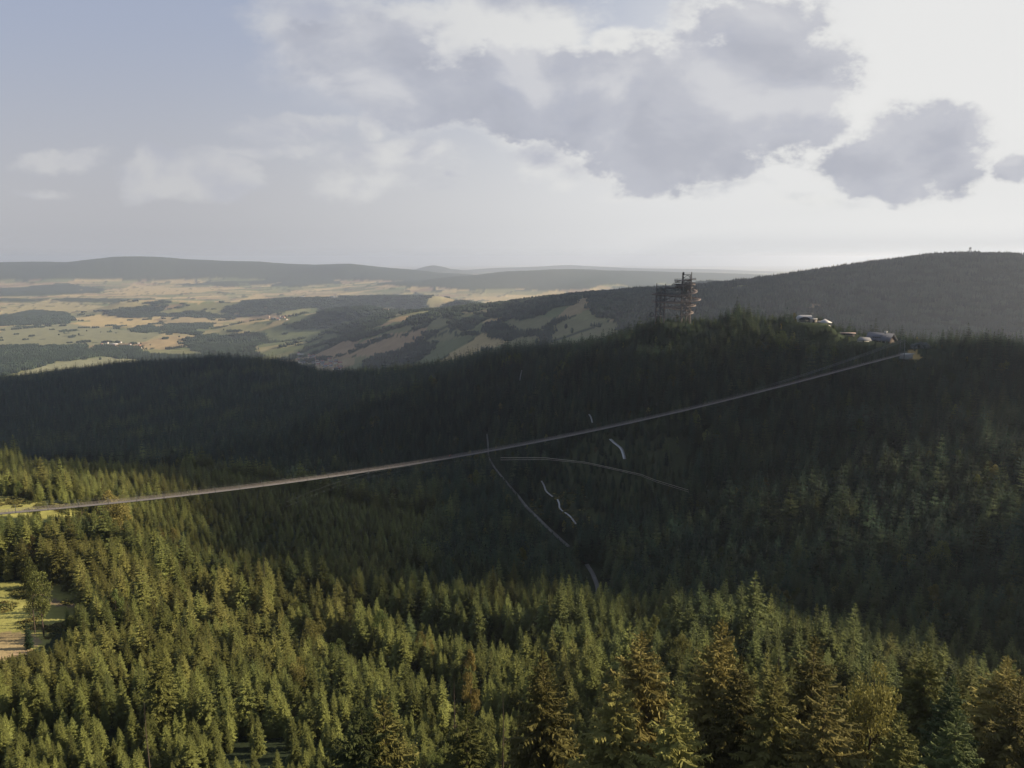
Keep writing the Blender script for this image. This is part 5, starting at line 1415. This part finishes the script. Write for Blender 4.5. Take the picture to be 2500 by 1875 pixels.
# rock mound beside the landing
g = np.random.default_rng(5); m_ = MB()
for i in range(46):
    a = g.uniform(0, 6.28); q = g.uniform(0, 1) ** .6; c = np.array([math.cos(a) * q * 9.5, math.sin(a) * q * 5, (1 - q * q) * 4.6]); s = g.uniform(1.0, 2.2)
    bm = bmesh.new(); bmesh.ops.create_icosphere(bm, subdivisions=2, radius=s)
    V = np.array([v.co[:] for v in bm.verts]); V = V * (1 + .22 * np.sin(V @ g.normal(size=3) * 2 + g.uniform(0, 6))[:, None]) * g.uniform(.7, 1.2, 3) + c
    m_.add(V, [], [[v.index for v in f.verts] for f in bm.faces]); bm.free()
o = m_.build('boulder_mound', M_ROCK); o.location = wpt(SHELTER); tag(o, 'rounded grey-green boulder mound behind the bridge landing', 'rock mound')

# mast on the highest far hill
x, yy, z = P(2369, 604, 3200); zg = H([x], [yy])[0]
ms = empty('lattice_mast', (x, yy, zg + CZ)); tag(ms, 'tiny lattice lookout mast on top of the high wooded hill at the right', 'mast')
hm = max(z - zg, 26)
for sx_, sy_ in ((-1, -1), (1, -1), (1, 1), (-1, 1)):
    m_ = MB(); m_.bar((sx_ * 3.2, sy_ * 3.2, -2), (sx_ * 2.2, sy_ * 2.2, hm), .6); m_.build('leg', M_DARKST, ms)
m_ = MB()
for i in range(5):
    z0_, z1_ = hm * i / 5, hm * (i + 1) / 5
    for s in (-1, 1): m_.bar((-3 * s, -2.8, z0_), (2.8 * s, -2.6, z1_), .35); m_.bar((-2.8, 3 * s, z0_), (-2.6, -2.8 * s, z1_), .35)
m_.build('brace', M_DARKST, ms); m_ = MB(); m_.box(-3.6, 3.6, -3.6, 3.6, hm * .82, hm * .9); m_.box(-3.2, 3.2, -3.2, 3.2, hm, hm + .8); m_.build('cabin', M_TIMBER, ms)

# ------------------------------------------------------------------ buildings of the villages far below
M_HW = [simple('wall_white', (.70, .67, .62), .9), simple('wall_cream', (.55, .47, .36), .9), simple('wall_grey', (.42, .40, .38), .9)]
M_HR = [M_ROOFR, simple('roof_brown', (.17, .10, .08), .8), simple('roof_slate', (.14, .145, .16), .7)]
def house_parts(L, Wd, eh, rh, wm, rm, hall=False):
    w_ = MB(); w_.box(-L / 2, L / 2, -Wd / 2, Wd / 2, -3, eh); w_.add([(L / 2, -Wd / 2, eh), (L / 2, Wd / 2, eh), (L / 2, 0, rh - .3), (-L / 2, -Wd / 2, eh), (-L / 2, Wd / 2, eh), (-L / 2, 0, rh - .3)], [], [[0, 1, 2], [3, 5, 4]])
    r_ = MB(); V = [(-L / 2 - .6, -Wd / 2 - .7, eh - .2), (L / 2 + .6, -Wd / 2 - .7, eh - .2), (L / 2 + .6, 0, rh), (-L / 2 - .6, 0, rh), (L / 2 + .6, Wd / 2 + .7, eh - .2), (-L / 2 - .6, Wd / 2 + .7, eh - .2)]
    V += [(x, y, z - .3) for x, y, z in V]
    r_.add(V, [[0, 1, 2, 3], [3, 2, 4, 5], [6, 9, 8, 7], [9, 11, 10, 8], [0, 6, 7, 1], [4, 10, 11, 5], [1, 7, 8, 2], [2, 8, 10, 4], [3, 9, 6, 0], [5, 11, 9, 3]])
    return w_.mesh('wall', wm), r_.mesh('roof', rm)
HP = [house_parts(13, 9, 5, 9.5, M_HW[i % 3], M_HR[(i * 2 + 1) % 3]) for i in range(3)] + [house_parts(11, 9, 4, 8.5, M_HW[0], M_HR[0])]
HALL = house_parts(58, 18, 6, 8.5, M_WHITE, M_WHITE)
def put_house(u, v, parts, name, label, cat, group, s=1.0):
    p = hit(u, v, 2200)
    if p is None: return
    e = empty(name, wpt(p), rng.uniform(-.7, .7)); e.scale = (s, s, s)
    link_mesh('wall', parts[0], e); link_mesh('roof', parts[1], e); tag(e, label, cat, group)
g = np.random.default_rng(31)
for i in range(44):
    u = 728 + g.uniform(0, 1) ** 1.2 * 105; v = 861 + (u - 728) * .22 + g.uniform(0, 24)
    put_house(u, v, HP[int(g.integers(0, 4))], 'village_house', 'small gabled house of the village behind the dip in the wooded ridge', 'house', 'houses of the village behind the ridge dip', g.uniform(1.0, 1.4))
for i in range(14):
    put_house(g.uniform(235, 345), g.uniform(836, 852), HP[int(g.integers(0, 4))], 'village_house', 'small gabled house among trees below the big green field at the left', 'house', 'houses below the big field at the left', 1.2)
for i in range(10):
    put_house(g.uniform(640, 700), g.uniform(772, 782), HP[int(g.integers(0, 4))], 'village_house', 'small gabled house of the hamlet left of the dark wooded hill', 'house', 'houses of the hamlet by the wooded hill', 1.2)
for (u, v, s, lb) in [(277, 841, .9, 'long white farm hall below the big green field'), (333, 839, .7, 'shorter white farm hall right of the long one below the big field'), (668, 777, .9, 'white-roofed farm hall in the hamlet left of the wooded hill'),
                      (688, 777, .7, 'second white farm hall at the right end of the hamlet'), (735, 866, .7, 'reddish white hall at the left end of the village behind the ridge dip'), (815, 727, 1.4, 'pale greenhouse roofs far out on the plain'), (738, 725, 1.3, 'thin white hall far out on the plain left of the greenhouse roofs')]:
    put_house(u, v, HALL, 'farm_hall', lb, 'farm hall', None, s)

# ------------------------------------------------------------------ haze
hz = bpy.data.materials.new('haze'); hz.use_nodes = True; t = NT(hz.node_tree); t.n.clear()
pv = t.new('ShaderNodeVolumePrincipled'); pv.inputs['Color'].default_value = (.76, .84, 1.0, 1); pv.inputs['Density'].default_value = HAZE; pv.inputs['Anisotropy'].default_value = HAZE_G
ou = t.new('ShaderNodeOutputMaterial'); t.l.new(pv.outputs[0], ou.inputs['Volume'])
zb = GV[:, 2].min() - 2
m_ = MB(); m_.box(-64000, 64000, -64000, 64000, zb, CZ + 90); o = m_.build('haze', hz); tag(o, kind='stuff')
